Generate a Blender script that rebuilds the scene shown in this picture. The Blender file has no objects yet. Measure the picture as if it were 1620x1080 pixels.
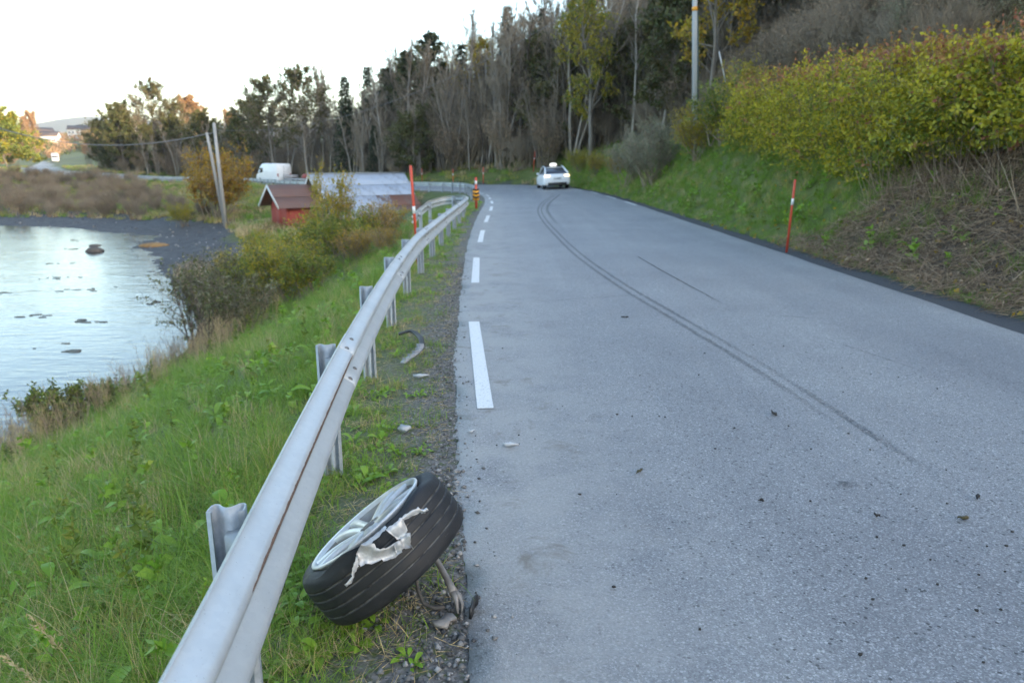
import bpy, math, random
import numpy as np
from mathutils import Vector, Matrix, Quaternion

S = bpy.context.scene
C = S.collection
R = math.radians

# ------------------------------------------------------------------ camera
cam_d = bpy.data.cameras.new("camera"); cam = bpy.data.objects.new("camera", cam_d); C.objects.link(cam)
cam.location = (0, 0, 1.75); cam.rotation_euler = (R(90 - 13.78), 0, 0)
cam_d.sensor_width = 36; cam_d.lens = 25.556; cam_d.clip_start = 0.05; cam_d.clip_end = 9000
cam_d.dof.use_dof = True; cam_d.dof.focus_distance = 2.95; cam_d.dof.aperture_fstop = 3.2
S.camera = cam
# ------------------------------------------------------------------ sky, sun, exposure
SUN_EL = 10.5; SUN_AZ = 124.0          # azimuth clockwise from +Y
W = bpy.data.worlds.new("World"); S.world = W; W.use_nodes = True
wn = W.node_tree; bg = wn.nodes["Background"]
sky = wn.nodes.new("ShaderNodeTexSky"); sky.sky_type = 'NISHITA'; sky.sun_disc = False
sky.sun_elevation = R(SUN_EL); sky.sun_rotation = R(SUN_AZ)
sky.altitude = 0; sky.air_density = 1.0; sky.dust_density = 1.8; sky.ozone_density = 1.2
wn.links.new(sky.outputs[0], bg.inputs[0]); bg.inputs[1].default_value = 0.15
sl = bpy.data.lights.new("sun", 'SUN'); sl.energy = 2.0; sl.angle = R(0.5); sl.color = (1, .80, .58)
sun = bpy.data.objects.new("sun", sl); C.objects.link(sun)
sd = Vector((math.sin(R(SUN_AZ)) * math.cos(R(SUN_EL)), math.cos(R(SUN_AZ)) * math.cos(R(SUN_EL)), math.sin(R(SUN_EL))))
sun.rotation_euler = (-sd).to_track_quat('-Z', 'Y').to_euler(); sun.location = (60, -40, 60)
vs = S.view_settings; vs.view_transform = 'Standard'; vs.look = 'None'; vs.gamma = 1; vs.exposure = 2.5
try: S.display_settings.display_device = 'sRGB'
except Exception: pass
S.cycles.max_bounces = 6; S.cycles.diffuse_bounces = 3; S.cycles.glossy_bounces = 3
S.cycles.transparent_max_bounces = 12; S.cycles.transmission_bounces = 4
S.cycles.caustics_reflective = False; S.cycles.caustics_refractive = False

# ------------------------------------------------------------------ helpers
def link(o, parent=None):
    C.objects.link(o)
    if parent is not None: o.parent = parent
    return o
def mesh_np(name, V, F, mats, smooth=False, mi=None):
    """V (n,3); F list of int arrays (m,k) or a single one; mi list of material indices per array"""
    V = np.asarray(V, dtype=np.float32).reshape(-1, 3)
    if isinstance(F, np.ndarray): F = [F]
    F = [np.asarray(f, dtype=np.int32) for f in F if len(f)]
    me = bpy.data.meshes.new(name)
    me.vertices.add(len(V)); me.vertices.foreach_set("co", V.ravel())
    lv = np.concatenate([f.ravel() for f in F]) if F else np.zeros(0, np.int32)
    tot = np.concatenate([np.full(len(f), f.shape[1], np.int32) for f in F]) if F else np.zeros(0, np.int32)
    st = np.concatenate([[0], np.cumsum(tot)[:-1]]).astype(np.int32) if len(tot) else tot
    me.loops.add(len(lv)); me.loops.foreach_set("vertex_index", lv)
    me.polygons.add(len(tot)); me.polygons.foreach_set("loop_start", st)
    if not isinstance(mats, (list, tuple)): mats = [mats]
    for m in mats: me.materials.append(m)
    if mi is not None:
        idx = np.concatenate([np.full(len(f), i, np.int32) if np.isscalar(i) else np.asarray(i, np.int32) for f, i in zip(F, mi)])
        me.polygons.foreach_set("material_index", idx)
    if smooth: me.polygons.foreach_set("use_smooth", np.ones(len(tot), bool))
    me.update(calc_edges=True)
    return me
class MB:
    """collects shapes of one mesh"""
    def __init__(s): s.v = []; s.f3 = []; s.f4 = []; s.n = 0
    def add(s, V, F):
        V = np.asarray(V, float).reshape(-1, 3); F = np.asarray(F, int)
        if len(F):
            (s.f3 if F.shape[1] == 3 else s.f4).append(F + s.n)
        s.v.append(V); s.n += len(V)
    def more(s, F, off):
        F = np.asarray(F, int); (s.f3 if F.shape[1] == 3 else s.f4).append(F + off)
    def box(s, lo, hi, M=None):
        x0, y0, z0 = lo; x1, y1, z1 = hi
        V = np.array([[x0,y0,z0],[x1,y0,z0],[x1,y1,z0],[x0,y1,z0],[x0,y0,z1],[x1,y0,z1],[x1,y1,z1],[x0,y1,z1]], float)
        if M is not None: V = V @ np.array(M.to_3x3()).T + np.array(M.translation)
        s.add(V, [[0,3,2,1],[4,5,6,7],[0,1,5,4],[1,2,6,5],[2,3,7,6],[3,0,4,7]])
    def tube(s, P, r, k=8, caps=True):
        P = np.asarray(P, float); r = np.broadcast_to(np.asarray(r, float), (len(P),))
        T = np.gradient(P, axis=0); T /= np.linalg.norm(T, axis=1)[:, None] + 1e-9
        ref = np.array([0, 0, 1.]) if abs(T[0][2]) < .9 else np.array([1., 0, 0])
        V = []
        for i in range(len(P)):
            a = np.cross(T[i], ref); a /= np.linalg.norm(a) + 1e-9; b = np.cross(T[i], a)
            for j in range(k):
                t = 2 * math.pi * j / k
                V.append(P[i] + r[i] * (math.cos(t) * a + math.sin(t) * b))
        F = [[i*k+j, i*k+(j+1) % k, (i+1)*k+(j+1) % k, (i+1)*k+j] for i in range(len(P)-1) for j in range(k)]
        n0 = s.n; s.add(V, F)
        if caps:
            m = len(P) - 1
            s.v.append(P[[0, m]]); s.n += 2; c0 = n0 + len(V)
            s.f3.append(np.array([[n0+(j+1) % k, n0+j, c0] for j in range(k)] + [[n0+m*k+j, n0+m*k+(j+1) % k, c0+1] for j in range(k)]))
    def lathe(s, prof, k=48, axis='z', wob=None):
        """prof list of (r,z) open; revolved about z"""
        prof = np.asarray(prof, float); m = len(prof)
        t = np.arange(k) * 2 * math.pi / k
        V = np.zeros((k, m, 3)); V[:, :, 0] = prof[None, :, 0] * np.cos(t)[:, None]; V[:, :, 1] = prof[None, :, 0] * np.sin(t)[:, None]; V[:, :, 2] = prof[None, :, 1]
        V = V.reshape(-1, 3)
        if wob is not None: V = wob(V)
        i = np.arange(k)[:, None]; j = np.arange(m - 1)[None, :]; i2 = (i + 1) % k
        F = np.stack([i*m+j, i2*m+j, i2*m+j+1, i*m+j+1], -1).reshape(-1, 4)
        s.add(V, F)
    def poly_prism(s, pts, z0, z1, M=None):
        """convex or simple polygon fan prism pts (x,y)"""
        n = len(pts); V = [(x, y, z0) for x, y in pts] + [(x, y, z1) for x, y in pts]
        c = np.mean(np.array(pts), axis=0); V += [(c[0], c[1], z0), (c[0], c[1], z1)]
        V = np.array(V, float)
        if M is not None: V = V @ np.array(M.to_3x3()).T + np.array(M.translation)
        n0 = s.n
        s.add(V, [[i, (i+1) % n, n+(i+1) % n, n+i] for i in range(n)])
        s.more([[(i+1) % n, i, 2*n] for i in range(n)] + [[n+i, n+(i+1) % n, 2*n+1] for i in range(n)], n0)
    def mesh(s, name, mat, smooth=False):
        F = []
        if s.f3: F.append(np.concatenate(s.f3))
        if s.f4: F.append(np.concatenate(s.f4))
        return mesh_np(name, np.concatenate(s.v), F, mat, smooth)
    def build(s, name, mat, parent=None, smooth=False):
        return link(bpy.data.objects.new(name, s.mesh(name, mat, smooth)), parent)
def tag(o, label=None, cat=None, group=None, kind=None):
    if label: o['label'] = label
    if cat: o['category'] = cat
    if group: o['group'] = group
    if kind: o['kind'] = kind
    return o
def empty(name, loc=(0, 0, 0), rz=0, label=None, cat=None, group=None):
    o = bpy.data.objects.new(name, None); C.objects.link(o); o.location = loc; o.rotation_euler = (0, 0, rz)
    o.empty_display_size = .2
    return tag(o, label, cat, group)
KIDS = {}
def copy_tree(o, loc, rz=0, scale=1, label=None, group=None, tilt=(0, 0)):
    c = o.copy(); C.objects.link(c); c.location = loc; c.rotation_euler = (tilt[0], tilt[1], rz)
    c.scale = (scale,) * 3 if np.isscalar(scale) else scale
    if label: c['label'] = label
    if group: c['group'] = group
    for ch in KIDS.setdefault(o.name, list(o.children)):
        d = ch.copy(); C.objects.link(d); d.parent = c
        for g in KIDS.setdefault(ch.name, list(ch.children)):
            e = g.copy(); C.objects.link(e); e.parent = d
    return c
# ---- vectorised plant geometry
def nrm(a): return a / (np.linalg.norm(a, axis=-1, keepdims=True) + 1e-9)
def spikes(A, B, r):
    """three sided pointed twigs"""
    n = len(A); T = nrm(B - A); ref = np.where(np.abs(T[:, 2:3]) < .9, np.array([[0, 0, 1.]]), np.array([[1., 0, 0]]))
    a = nrm(np.cross(T, ref)); b = np.cross(T, a); r = np.broadcast_to(np.asarray(r, float), (n,))[:, None]
    V = np.stack([A + r*a, A + r*(-.5*a + .866*b), A + r*(-.5*a - .866*b), B], 1).reshape(-1, 3)
    o = np.arange(n)[:, None, None] * 4
    F = (o + np.array([[[0, 1, 3], [1, 2, 3], [2, 0, 3]]])).reshape(-1, 3)
    return V, F
def prisms(A, B, r0, r1):
    n = len(A); T = nrm(B - A); ref = np.where(np.abs(T[:, 2:3]) < .9, np.array([[0, 0, 1.]]), np.array([[1., 0, 0]]))
    a = nrm(np.cross(T, ref)); b = np.cross(T, a)
    r0 = np.broadcast_to(np.asarray(r0, float), (n,))[:, None]; r1 = np.broadcast_to(np.asarray(r1, float), (n,))[:, None]
    dirs = [a, -.5*a + .866*b, -.5*a - .866*b]
    V = np.stack([A + r0*d for d in dirs] + [B + r1*d for d in dirs], 1).reshape(-1, 3)
    o = np.arange(n)[:, None, None] * 6
    F = (o + np.array([[[0, 1, 4, 3], [1, 2, 5, 4], [2, 0, 3, 5]]])).reshape(-1, 4)
    return V, F
def leaves(rng, P, size, up=.35, aspect=.55, dirs=None, var=.4):
    """folded rhombic leaves: 4 verts, 2 tris (fold along the midrib)"""
    n = len(P); d = rng.normal(size=(n, 3)); 
    if dirs is not None: d = d * .6 + dirs
    d = nrm(d); q = rng.normal(size=(n, 3)); q[:, 2] += up; s = nrm(np.cross(d, q)); nn = np.cross(s, d)
    L = np.broadcast_to(np.asarray(size, float), (n,))[:, None] * (1 - var + 2*var*rng.random((n, 1)))
    w = L * aspect * .5
    V = np.stack([P, P + d*L*.45 + s*w + nn*L*.08, P + d*L, P + d*L*.45 - s*w + nn*L*.08], 1).reshape(-1, 3)
    o = np.arange(n)[:, None, None] * 4
    F = (o + np.array([[[0, 1, 2], [0, 2, 3]]])).reshape(-1, 3)
    return V, F
def offshoots(rng, A, B, Rr, n, t0, t1, ang, ln, trop=0.15, rk=.5, lnv=.35):
    """n children per parent segment"""
    m = len(A); t = t0 + (t1 - t0) * rng.random((m, n)); D = nrm(B - A)
    P = A[:, None] + (B - A)[:, None] * t[..., None]
    rv = nrm(rng.normal(size=(m, n, 3))); perp = nrm(np.cross(D[:, None], rv))
    a = ang * (1 + .35 * rng.normal(size=(m, n, 1)))
    d = D[:, None] * np.cos(a) + perp * np.sin(a); d[..., 2] += trop; d = nrm(d)
    pl = np.linalg.norm(B - A, axis=1)[:, None, None]
    L = (pl * ln) * (1 + lnv * rng.normal(size=(m, n, 1))).clip(.3, 2)
    return P.reshape(-1, 3), (P + d * L).reshape(-1, 3), np.repeat(Rr * rk, n)

# ------------------------------------------------------------------ materials
def newmat(name):
    m = bpy.data.materials.new(name); m.use_nodes = True
    nt = m.node_tree; b = nt.nodes["Principled BSDF"]
    return m, nt, b
def N(nt, t, **kw):
    n = nt.nodes.new(t)
    for k, v in kw.items():
        if k.startswith('i_'):
            n.inputs[int(k[2:]) if k[2:].isdigit() else k[2:].replace('_', ' ')].default_value = v
        else: setattr(n, k, v)
    return n
def ramp(nt, fac, stops):
    r = nt.nodes.new("ShaderNodeValToRGB"); e = r.color_ramp.elements
    while len(e) < len(stops): e.new(.5)
    for el, (p, c) in zip(e, stops):
        el.position = p; el.color = (*c, 1) if len(c) == 3 else c
    nt.links.new(fac, r.inputs[0]); return r.outputs[0]
def mixc(nt, f, a, b, mode='MIX'):
    n = nt.nodes.new("ShaderNodeMix"); n.data_type = 'RGBA'; n.blend_type = mode
    for sock, v in ((n.inputs[0], f), (n.inputs[6], a), (n.inputs[7], b)):
        if isinstance(v, bpy.types.NodeSocket): nt.links.new(v, sock)
        elif np.isscalar(v): sock.default_value = v
        else: sock.default_value = (*v, 1)
    return n.outputs[2]
def math_(nt, op, a, b=None, clamp=False):
    n = nt.nodes.new("ShaderNodeMath"); n.operation = op; n.use_clamp = clamp
    for sock, v in zip(n.inputs, (a, b)):
        if v is None: continue
        if isinstance(v, bpy.types.NodeSocket): nt.links.new(v, sock)
        else: sock.default_value = v
    return n.outputs[0]
def mrange(nt, v, a, b, c=0, d=1, smooth=False):
    n = nt.nodes.new("ShaderNodeMapRange"); n.clamp = True
    if smooth: n.interpolation_type = 'SMOOTHSTEP'
    nt.links.new(v, n.inputs[0])
    for i, x in zip((1, 2, 3, 4), (a, b, c, d)): n.inputs[i].default_value = x
    return n.outputs[0]
def coords(nt, kind='Object', scale=None):
    t = nt.nodes.new("ShaderNodeTexCoord"); o = t.outputs[kind]
    if scale is not None:
        mp = nt.nodes.new("ShaderNodeMapping"); nt.links.new(o, mp.inputs[0]); mp.inputs[3].default_value = scale if not np.isscalar(scale) else (scale,)*3; o = mp.outputs[0]
    return o
def noise(nt, co, scale, detail=4, rough=.55, out=0, dist=0):
    n = N(nt, "ShaderNodeTexNoise"); n.inputs['Scale'].default_value = scale; n.inputs['Detail'].default_value = detail; n.inputs['Roughness'].default_value = rough; n.inputs['Distortion'].default_value = dist
    nt.links.new(co, n.inputs['Vector']); return n.outputs[out]
def bump(nt, b, h, strength=.3, dist=.01, prev=None):
    n = N(nt, "ShaderNodeBump"); n.inputs['Strength'].default_value = strength; n.inputs['Distance'].default_value = dist
    nt.links.new(h, n.inputs['Height'])
    if prev is not None: nt.links.new(prev, n.inputs['Normal'])
    nt.links.new(n.outputs[0], b.inputs['Normal']); return n.outputs[0]
def attr(nt, name):
    n = N(nt, "ShaderNodeAttribute"); n.attribute_name = name; return n.outputs['Fac']
def plain(name, c1, c2=None, scale=8, rough=.6, metal=0, bstr=0, bscale=60, stretch=None, spec=None, c3=None):
    m, nt, b = newmat(name); co = coords(nt, 'Object', stretch)
    if c2 is None: c2 = tuple(x * .8 for x in c1)
    f = noise(nt, co, scale)
    st = [(.3, c1), (.7, c2)] if c3 is None else [(.3, c1), (.52, c2), (.7, c3)]
    nt.links.new(ramp(nt, f, st), b.inputs['Base Color'])
    b.inputs['Roughness'].default_value = rough; b.inputs['Metallic'].default_value = metal
    if spec is not None: b.inputs['Specular IOR Level'].default_value = spec
    if bstr: bump(nt, b, noise(nt, co, bscale), bstr)
    return m
def leafmat(name, cols, trans=.3, rough=.55, objvar=.35):
    """colour differs leaf by leaf and plant by plant"""
    m, nt, b = newmat(name)
    g = N(nt, "ShaderNodeNewGeometry"); oi = N(nt, "ShaderNodeObjectInfo")
    f = math_(nt, 'ADD', math_(nt, 'MULTIPLY', g.outputs['Random Per Island'], 1 - objvar), math_(nt, 'MULTIPLY', oi.outputs['Random'], objvar))
    n = len(cols); col = ramp(nt, f, [(i / max(1, n - 1), c) for i, c in enumerate(cols)])
    nt.links.new(col, b.inputs['Base Color']); b.inputs['Roughness'].default_value = rough; b.inputs['Specular IOR Level'].default_value = .3
    tr = N(nt, "ShaderNodeBsdfTranslucent"); nt.links.new(mixc(nt, .5, col, (.30, .32, .05), 'MULTIPLY') if False else col, tr.inputs[0])
    mx = N(nt, "ShaderNodeMixShader"); mx.inputs[0].default_value = trans
    out = nt.nodes["Material Output"]
    nt.links.new(b.outputs[0], mx.inputs[1]); nt.links.new(tr.outputs[0], mx.inputs[2]); nt.links.new(mx.outputs[0], out.inputs[0])
    return m
def barkmat(name, c1, c2, scale=6, objvar=.5):
    m, nt, b = newmat(name); co = coords(nt, 'Object', (1, 1, .35)); oi = N(nt, "ShaderNodeObjectInfo")
    f = math_(nt, 'ADD', math_(nt, 'MULTIPLY', noise(nt, co, scale), 1 - objvar), math_(nt, 'MULTIPLY', oi.outputs['Random'], objvar))
    nt.links.new(ramp(nt, f, [(.25, c1), (.75, c2)]), b.inputs['Base Color']); b.inputs['Roughness'].default_value = .85
    b.inputs['Specular IOR Level'].default_value = .2
    return m
M = {}
M['bark_grey'] = barkmat('bark_grey', (.15, .125, .10), (.36, .325, .285))
M['bark_pale'] = barkmat('bark_pale', (.22, .20, .175), (.45, .415, .37))
M['bark_dark'] = barkmat('bark_dark', (.06, .048, .038), (.14, .112, .09))
M['twig'] = barkmat('twig', (.165, .132, .092), (.32, .262, .19))
M['twig_red'] = barkmat('twig_red', (.10, .045, .030), (.20, .095, .06))
M['dead'] = leafmat('dead_stem', [(0.121, 0.074, 0.048), (0.274, 0.189, 0.125), (0.429, 0.314, 0.204), (0.189, 0.116, 0.079)], .05, .8, .2)
M['straw'] = leafmat('straw', [(0.426, 0.290, 0.146), (0.600, 0.478, 0.260), (0.533, 0.410, 0.195), (0.355, 0.256, 0.114)], .2, .7, .3)
M['grass'] = leafmat('grass_blade', [(0.109, 0.188, 0.022), (0.182, 0.310, 0.035), (0.243, 0.377, 0.047), (0.133, 0.232, 0.029), (0.389, 0.421, 0.079)], .35, .5, .4)
M['grass_y'] = leafmat('grass_dry_green', [(0.192, 0.254, 0.046), (0.341, 0.351, 0.074), (0.511, 0.429, 0.148), (0.256, 0.293, 0.056)], .35, .55, .4)
M['weed'] = leafmat('weed_leaf', [(0.118, 0.237, 0.025), (0.200, 0.365, 0.038), (0.282, 0.429, 0.054), (0.142, 0.257, 0.031), (0.469, 0.472, 0.061)], .35, .45, .4)
M['hedge_green'] = leafmat('hedge_leaf_green', [(0.145, 0.191, 0.026), (0.212, 0.255, 0.032), (0.116, 0.152, 0.020), (0.309, 0.287, 0.036)], .35, .5, 0)
M['hedge'] = leafmat('hedge_leaf', [(0.211, 0.222, 0.023), (0.420, 0.356, 0.031), (0.564, 0.445, 0.031), (0.256, 0.268, 0.028), (0.564, 0.513, 0.040), (0.331, 0.313, 0.031)], .35, .5, 0)
M['hedge_red'] = leafmat('red_leaf', [(.34, .19, .05), (.36, .13, .08), (.32, .23, .05), (.40, .18, .09), (.30, .10, .07), (.36, .24, .05)], .3, .5, 0)
M['leaf_green'] = leafmat('leaf_green', [(0.079, 0.124, 0.023), (0.136, 0.198, 0.031), (0.204, 0.249, 0.039), (0.272, 0.270, 0.050)], .3, .5, .3)
M['leaf_dark'] = leafmat('leaf_dark', [(0.046, 0.067, 0.020), (0.082, 0.106, 0.027), (0.119, 0.124, 0.034), (0.091, 0.079, 0.030)], .25, .55, .3)
M['leaf_yellow'] = leafmat('leaf_yellow', [(0.377, 0.248, 0.028), (0.548, 0.346, 0.035), (0.274, 0.215, 0.031), (0.445, 0.248, 0.031)], .35, .55, .2)
M['leaf_lime'] = leafmat('leaf_lime', [(0.234, 0.235, 0.024), (0.375, 0.328, 0.032), (0.469, 0.369, 0.035), (0.164, 0.185, 0.021)], .35, .5, .2)
M['leaf_orange'] = leafmat('leaf_orange', [(.34, .15, .03), (.42, .22, .05), (.28, .12, .03), (.40, .26, .07)], .35, .6, .2)
M['leaf_greyg'] = leafmat('leaf_grey_green', [(0.148, 0.174, 0.090), (0.231, 0.246, 0.151), (0.330, 0.317, 0.226), (0.115, 0.135, 0.067)], .25, .6, .2)
M['leaf_far'] = leafmat('leaf_far', [(.36, .21, .10), (.44, .27, .14), (.30, .17, .08), (.42, .30, .15)], .3, .6, .3)
M['leaf_olive'] = leafmat('leaf_olive', [(.07, .068, .028), (.11, .10, .04), (.15, .125, .05), (.085, .072, .04)], .25, .55, .3)
M['needle'] = leafmat('needles', [(.022, .034, .016), (.036, .052, .022), (.055, .070, .03)], .1, .6, .3)

# ------------------------------------------------------------------ the lie of the land
ST = np.array([  # centre x, y, half width, z of the centre, crossfall (right minus left)
 (3.6,-300,2.6,0,0),(3.6,-60,2.6,0,0),(3.2,-25,2.6,0,0),(2.85,-8,2.7,0,0),(2.72,0,2.8,0,0),(2.65,2.4,2.85,0,0),(2.5,5.8,3.0,0,0),
 (2.42,8.4,3.08,0,0),(2.3,13.8,3.22,0,0),(2.22,18,3.29,0,0),(2.16,23,3.34,0,0),(2.1,34,3.4,-.03,.06),(1.9,41,3.45,-.08,.16),
 (1.45,48.5,3.5,-.15,.3),(.3,55.5,3.5,-.18,.36),(-2.2,61,3.5,-.22,.38),(-6.5,65.5,3.5,-.32,.3),(-12,70.5,3.5,-.45,.2),
 (-20,80,3.4,-.7,.1),(-27,92,3.4,-.8,0),(-34,102,3.4,-.83,0),(-42,108,3.4,-.85,0),(-50,112,3.4,-.8,0),(-60,117,3.4,-.4,0),
 (-70,121.5,3.4,0,0),(-78,127,3.4,.3,0),(-86,138,3.4,.4,0),(-95,152,3.4,.5,0),(-185,300,3.4,2.0,0),(-300,480,3.4,5,0),(-400,640,3.4,12,0)], float)
def catmull(P, step):
    out = []
    n = len(P)
    for i in range(n - 1):
        p0 = P[max(i-1, 0)]; p1 = P[i]; p2 = P[i+1]; p3 = P[min(i+2, n-1)]
        d = np.linalg.norm((p2-p1)[:2]); k = max(2, int(d / step(p1[1])))
        d0 = max(np.linalg.norm((p1-p0)[:2]), 1e-6); d2 = max(np.linalg.norm((p3-p2)[:2]), 1e-6)
        m1 = ((p2-p1)/d*d0 + (p1-p0)/d0*d)/(d+d0)*d if i else (p2-p1)
        m2 = ((p3-p2)/d2*d + (p2-p1)/d*d2)/(d+d2)*d if i < n-2 else (p2-p1)
        t = np.linspace(0, 1, k, endpoint=False)[:, None]
        out.append((2*t**3-3*t**2+1)*p1 + (t**3-2*t**2+t)*m1 + (-2*t**3+3*t**2)*p2 + (t**3-t**2)*m2)
    out.append(P[-1:]); return np.concatenate(out)
RC = catmull(ST, lambda y: 4.0 if (y < -20 or y > 75) else 1.0)        # road centre stations
RT = np.gradient(RC[:, :2], axis=0); RT = nrm(RT); RN = np.stack([RT[:, 1], -RT[:, 0]], 1)   # right normal
SHORE = np.array([(-60,-400),(-13,-60),(-10.6,-10),(-10.3,6),(-9.6,13),(-9.0,17.5),(-9.9,22),(-12.2,27),(-14.6,31),(-18,37),(-22,43),(-27,51.5),(-34.7,58.5),(-43.4,62),(-58,64),(-80,63),(-120,56),(-260,20),(-900,-200)], float)
WATER_Z = -3.4
def near_line(P, L):
    """nearest point of a polyline: distance, segment index, parameter, side (+ right of travel)"""
    best = np.full(len(P), 1e18); bi = np.zeros(len(P), int); bt = np.zeros(len(P)); bs = np.zeros(len(P))
    for i in range(len(L) - 1):
        a = L[i]; d = L[i+1] - a; l2 = d @ d
        t = ((P - a) @ d / l2).clip(0, 1); q = P - (a + t[:, None] * d); dd = (q * q).sum(1)
        u = dd < best; best[u] = dd[u]; bi[u] = i; bt[u] = t[u]
        bs[u] = (d[1] * q[u, 0] - d[0] * q[u, 1])
    return np.sqrt(best), bi, bt, np.sign(bs)
def sstep(x, a, b):
    t = ((x - a) / (b - a)).clip(0, 1); return t * t * (3 - 2 * t)
def vnoise(x, y, seed=0):
    s = 0
    for k, (fx, fy, ph) in enumerate(((1.0, .7, .3), (-.6, 1.1, 1.7), (1.7, 1.9, 4.1), (2.9, -2.3, 2.2), (-4.1, 3.7, .9))):
        s = s + np.sin(x*fx + y*fy*1.3 + ph + seed*1.7 + .6*np.sin(y*fx*.7 - x*fy*.4 + seed)) / (1 + k*.7)
    return s / 2.6
RP_S = np.array([-5, 0, .75, 1.2, 2.0, 3.2, 5.5, 9, 20, 50, 95, 130, 200, 400])
RP_Z = np.array([0, -.03, -.05, .12, .75, 1.75, 2.9, 4.3, 8.3, 21, 41, 50, 52, 52])
def land(x, y, full=False):
    x = np.asarray(x, float).ravel(); y = np.asarray(y, float).ravel(); P = np.stack([x, y], 1)
    d, bi, bt, sd_ = near_line(P, RC[:, :2])
    lerp = lambda c: RC[bi, c] * (1 - bt) + RC[bi+1, c] * bt
    hw = lerp(2); zc = lerp(3); cf = lerp(4)
    s = d * sd_                                             # right +
    zr = zc + cf * .5 * (s / hw).clip(-1, 1)
    sR = s - hw; sL = -s - hw
    ds, _, _, ss = near_line(P, SHORE)
    dsh = ds * ss                                           # + on the land side (right of the shore line)
    # right side
    bank = 1 + .42 * sstep(y, 17, 31) - .55 * sstep(y, 40, 58)
    k = sstep(x - .2 * (y - 70), -45, 25) * (1 - .999 * sstep(y, 240, 420))
    k = np.where(y < 0, 1, k)
    zR = np.interp(sR, RP_S, RP_Z) * np.where(sR < 8, bank, bank + (1 - bank) * sstep(sR, 8, 30))
    far = .035 * (y - 128).clip(0, 120) * sstep(sR, 3, 30) + 3.6 * sstep(y, 250, 340)*0
    kk = .06 + .94 * k
    zRight = zr + zR * kk + far * (1 - k) + vnoise(x * .5, y * .5) * .12 * sstep(sR, 1.4, 4)
    # left side
    t = (dsh.clip(0, None) / (dsh.clip(0, None) + sL.clip(1e-6, None) - .7).clip(1e-3, None)).clip(0, 1)
    g = np.where(y < 28, t ** 1.12, t ** (1.12 + .38 * sstep(y, 28, 44)))
    zLeft = WATER_Z + (zr - .046 - WATER_Z) * g
    zLeft = zLeft + vnoise(x * 1.1, y * 1.1, 2) * .07 * sstep(sL, 1.2, 2.5) * sstep(dsh, 0, 3) + vnoise(x * .35, y * .35, 5) * .1 * sstep(sL, 2, 5)
    zLeft = np.where(dsh < 0, WATER_Z - .9 * sstep(-dsh, 0, 8) - .6 * sstep(-dsh, 8, 40), zLeft)
    z = np.where(sL > .0, np.where(sL < .7, zr - .006 - .04 * (sL / .7), zLeft), np.where(sR > 0, zRight, np.where(sL > -.5, zr - .004 + .1 * sL, zr - .054)))
    # distant country climbs to the village ridge
    q = sstep(y, 330, 620) * sstep(-x, -50, 150)
    z = z + q * 7 + sstep(y, 650, 1400) * 8 * sstep(-x, -50, 150)
    # level pad under the boathouse
    pad = np.exp(-(((x + 12.5) / 5.5) ** 2 + ((y - 50.5) / 5.5) ** 2) ** 2)
    z = z * (1 - pad) + pad * (-2.35)
    if full: return z, s, sL, sR, dsh, hw
    return z
def gz(x, y): return float(land([x], [y])[0])
def at_road(y0, off, right=False):
    i = int(np.argmin(np.abs(RC[:, 1] - y0) + (RC[:, 1] < -250) * 1e3)); c = RC[i]; e = c[2] + off
    p = c[:2] + RN[i] * (e if right else -e); return p, math.atan2(RT[i][1], RT[i][0])

# terrain sheet
def graded(c0, c1, step, lo, hi, grow):
    a = list(np.arange(c0, c1 + 1e-6, step)); s = step
    while a[-1] < hi: s *= grow; a.append(a[-1] + s)
    s = step
    while a[0] > lo: s *= grow; a.insert(0, a[0] - s)
    return np.array(a)
gx = graded(-13, 10, .22, -2600, 420, 1.075); gy = graded(-2, 34, .3, -320, 3400, 1.06)
X, Y = np.meshgrid(gx, gy); Z, s_, sL_, sR_, dsh_, hw_ = land(X, Y, True)
nx, ny = len(gx), len(gy); jj, ii = np.meshgrid(np.arange(ny - 1), np.arange(nx - 1), indexing='ij')
q0 = (jj * nx + ii).ravel(); Fq = np.stack([q0, q0 + 1, q0 + nx + 1, q0 + nx], 1)
m, nt, b = newmat('ground_cover'); co = coords(nt)
n1 = noise(nt, co, 1.3, 6); n2 = noise(nt, co, 22, 5); n3 = noise(nt, co, 120, 3)
grassc = ramp(nt, n1, [(.3, (.06, .085, .02)), (.55, (.10, .125, .03)), (.75, (.14, .13, .05))])
dirtc = ramp(nt, n2, [(.3, (.07, .058, .047)), (.5, (.13, .112, .095)), (.72, (.21, .19, .165))])
vor = N(nt, "ShaderNodeTexVoronoi"); vor.inputs['Scale'].default_value = 75; nt.links.new(co, vor.inputs['Vector'])
gravc = mixc(nt, .65, dirtc, ramp(nt, vor.outputs['Color'], [(.0, (.05, .05, .05)), (.6, (.17, .165, .16)), (1, (.34, .33, .32))]))
shc = ramp(nt, n3, [(.3, (.035, .036, .038)), (.6, (.075, .076, .08)), (.8, (.14, .14, .145))])
brushc = ramp(nt, n2, [(.3, (.045, .032, .022)), (.5, (.085, .06, .042)), (.7, (.14, .10, .07))])
mudc = ramp(nt, noise(nt, co, 1.6, 8, .7), [(.3, (.035, .035, .037)), (.55, (.075, .075, .078)), (.75, (.12, .115, .105))])
col = mixc(nt, attr(nt, 'brush'), grassc, brushc)
col = mixc(nt, math_(nt, 'MULTIPLY', attr(nt, 'dirt'), mrange(nt, n2, .3, .5)), col, gravc)
col = mixc(nt, attr(nt, 'shoulder'), col, shc)
col = mixc(nt, attr(nt, 'mud'), col, mudc)
nt.links.new(col, b.inputs['Base Color']); b.inputs['Roughness'].default_value = .9; b.inputs['Specular IOR Level'].default_value = .25
bump(nt, b, math_(nt, 'ADD', math_(nt, 'MULTIPLY', vor.outputs['Distance'], .6), n2), .5, .012)
M['ground'] = m
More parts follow.
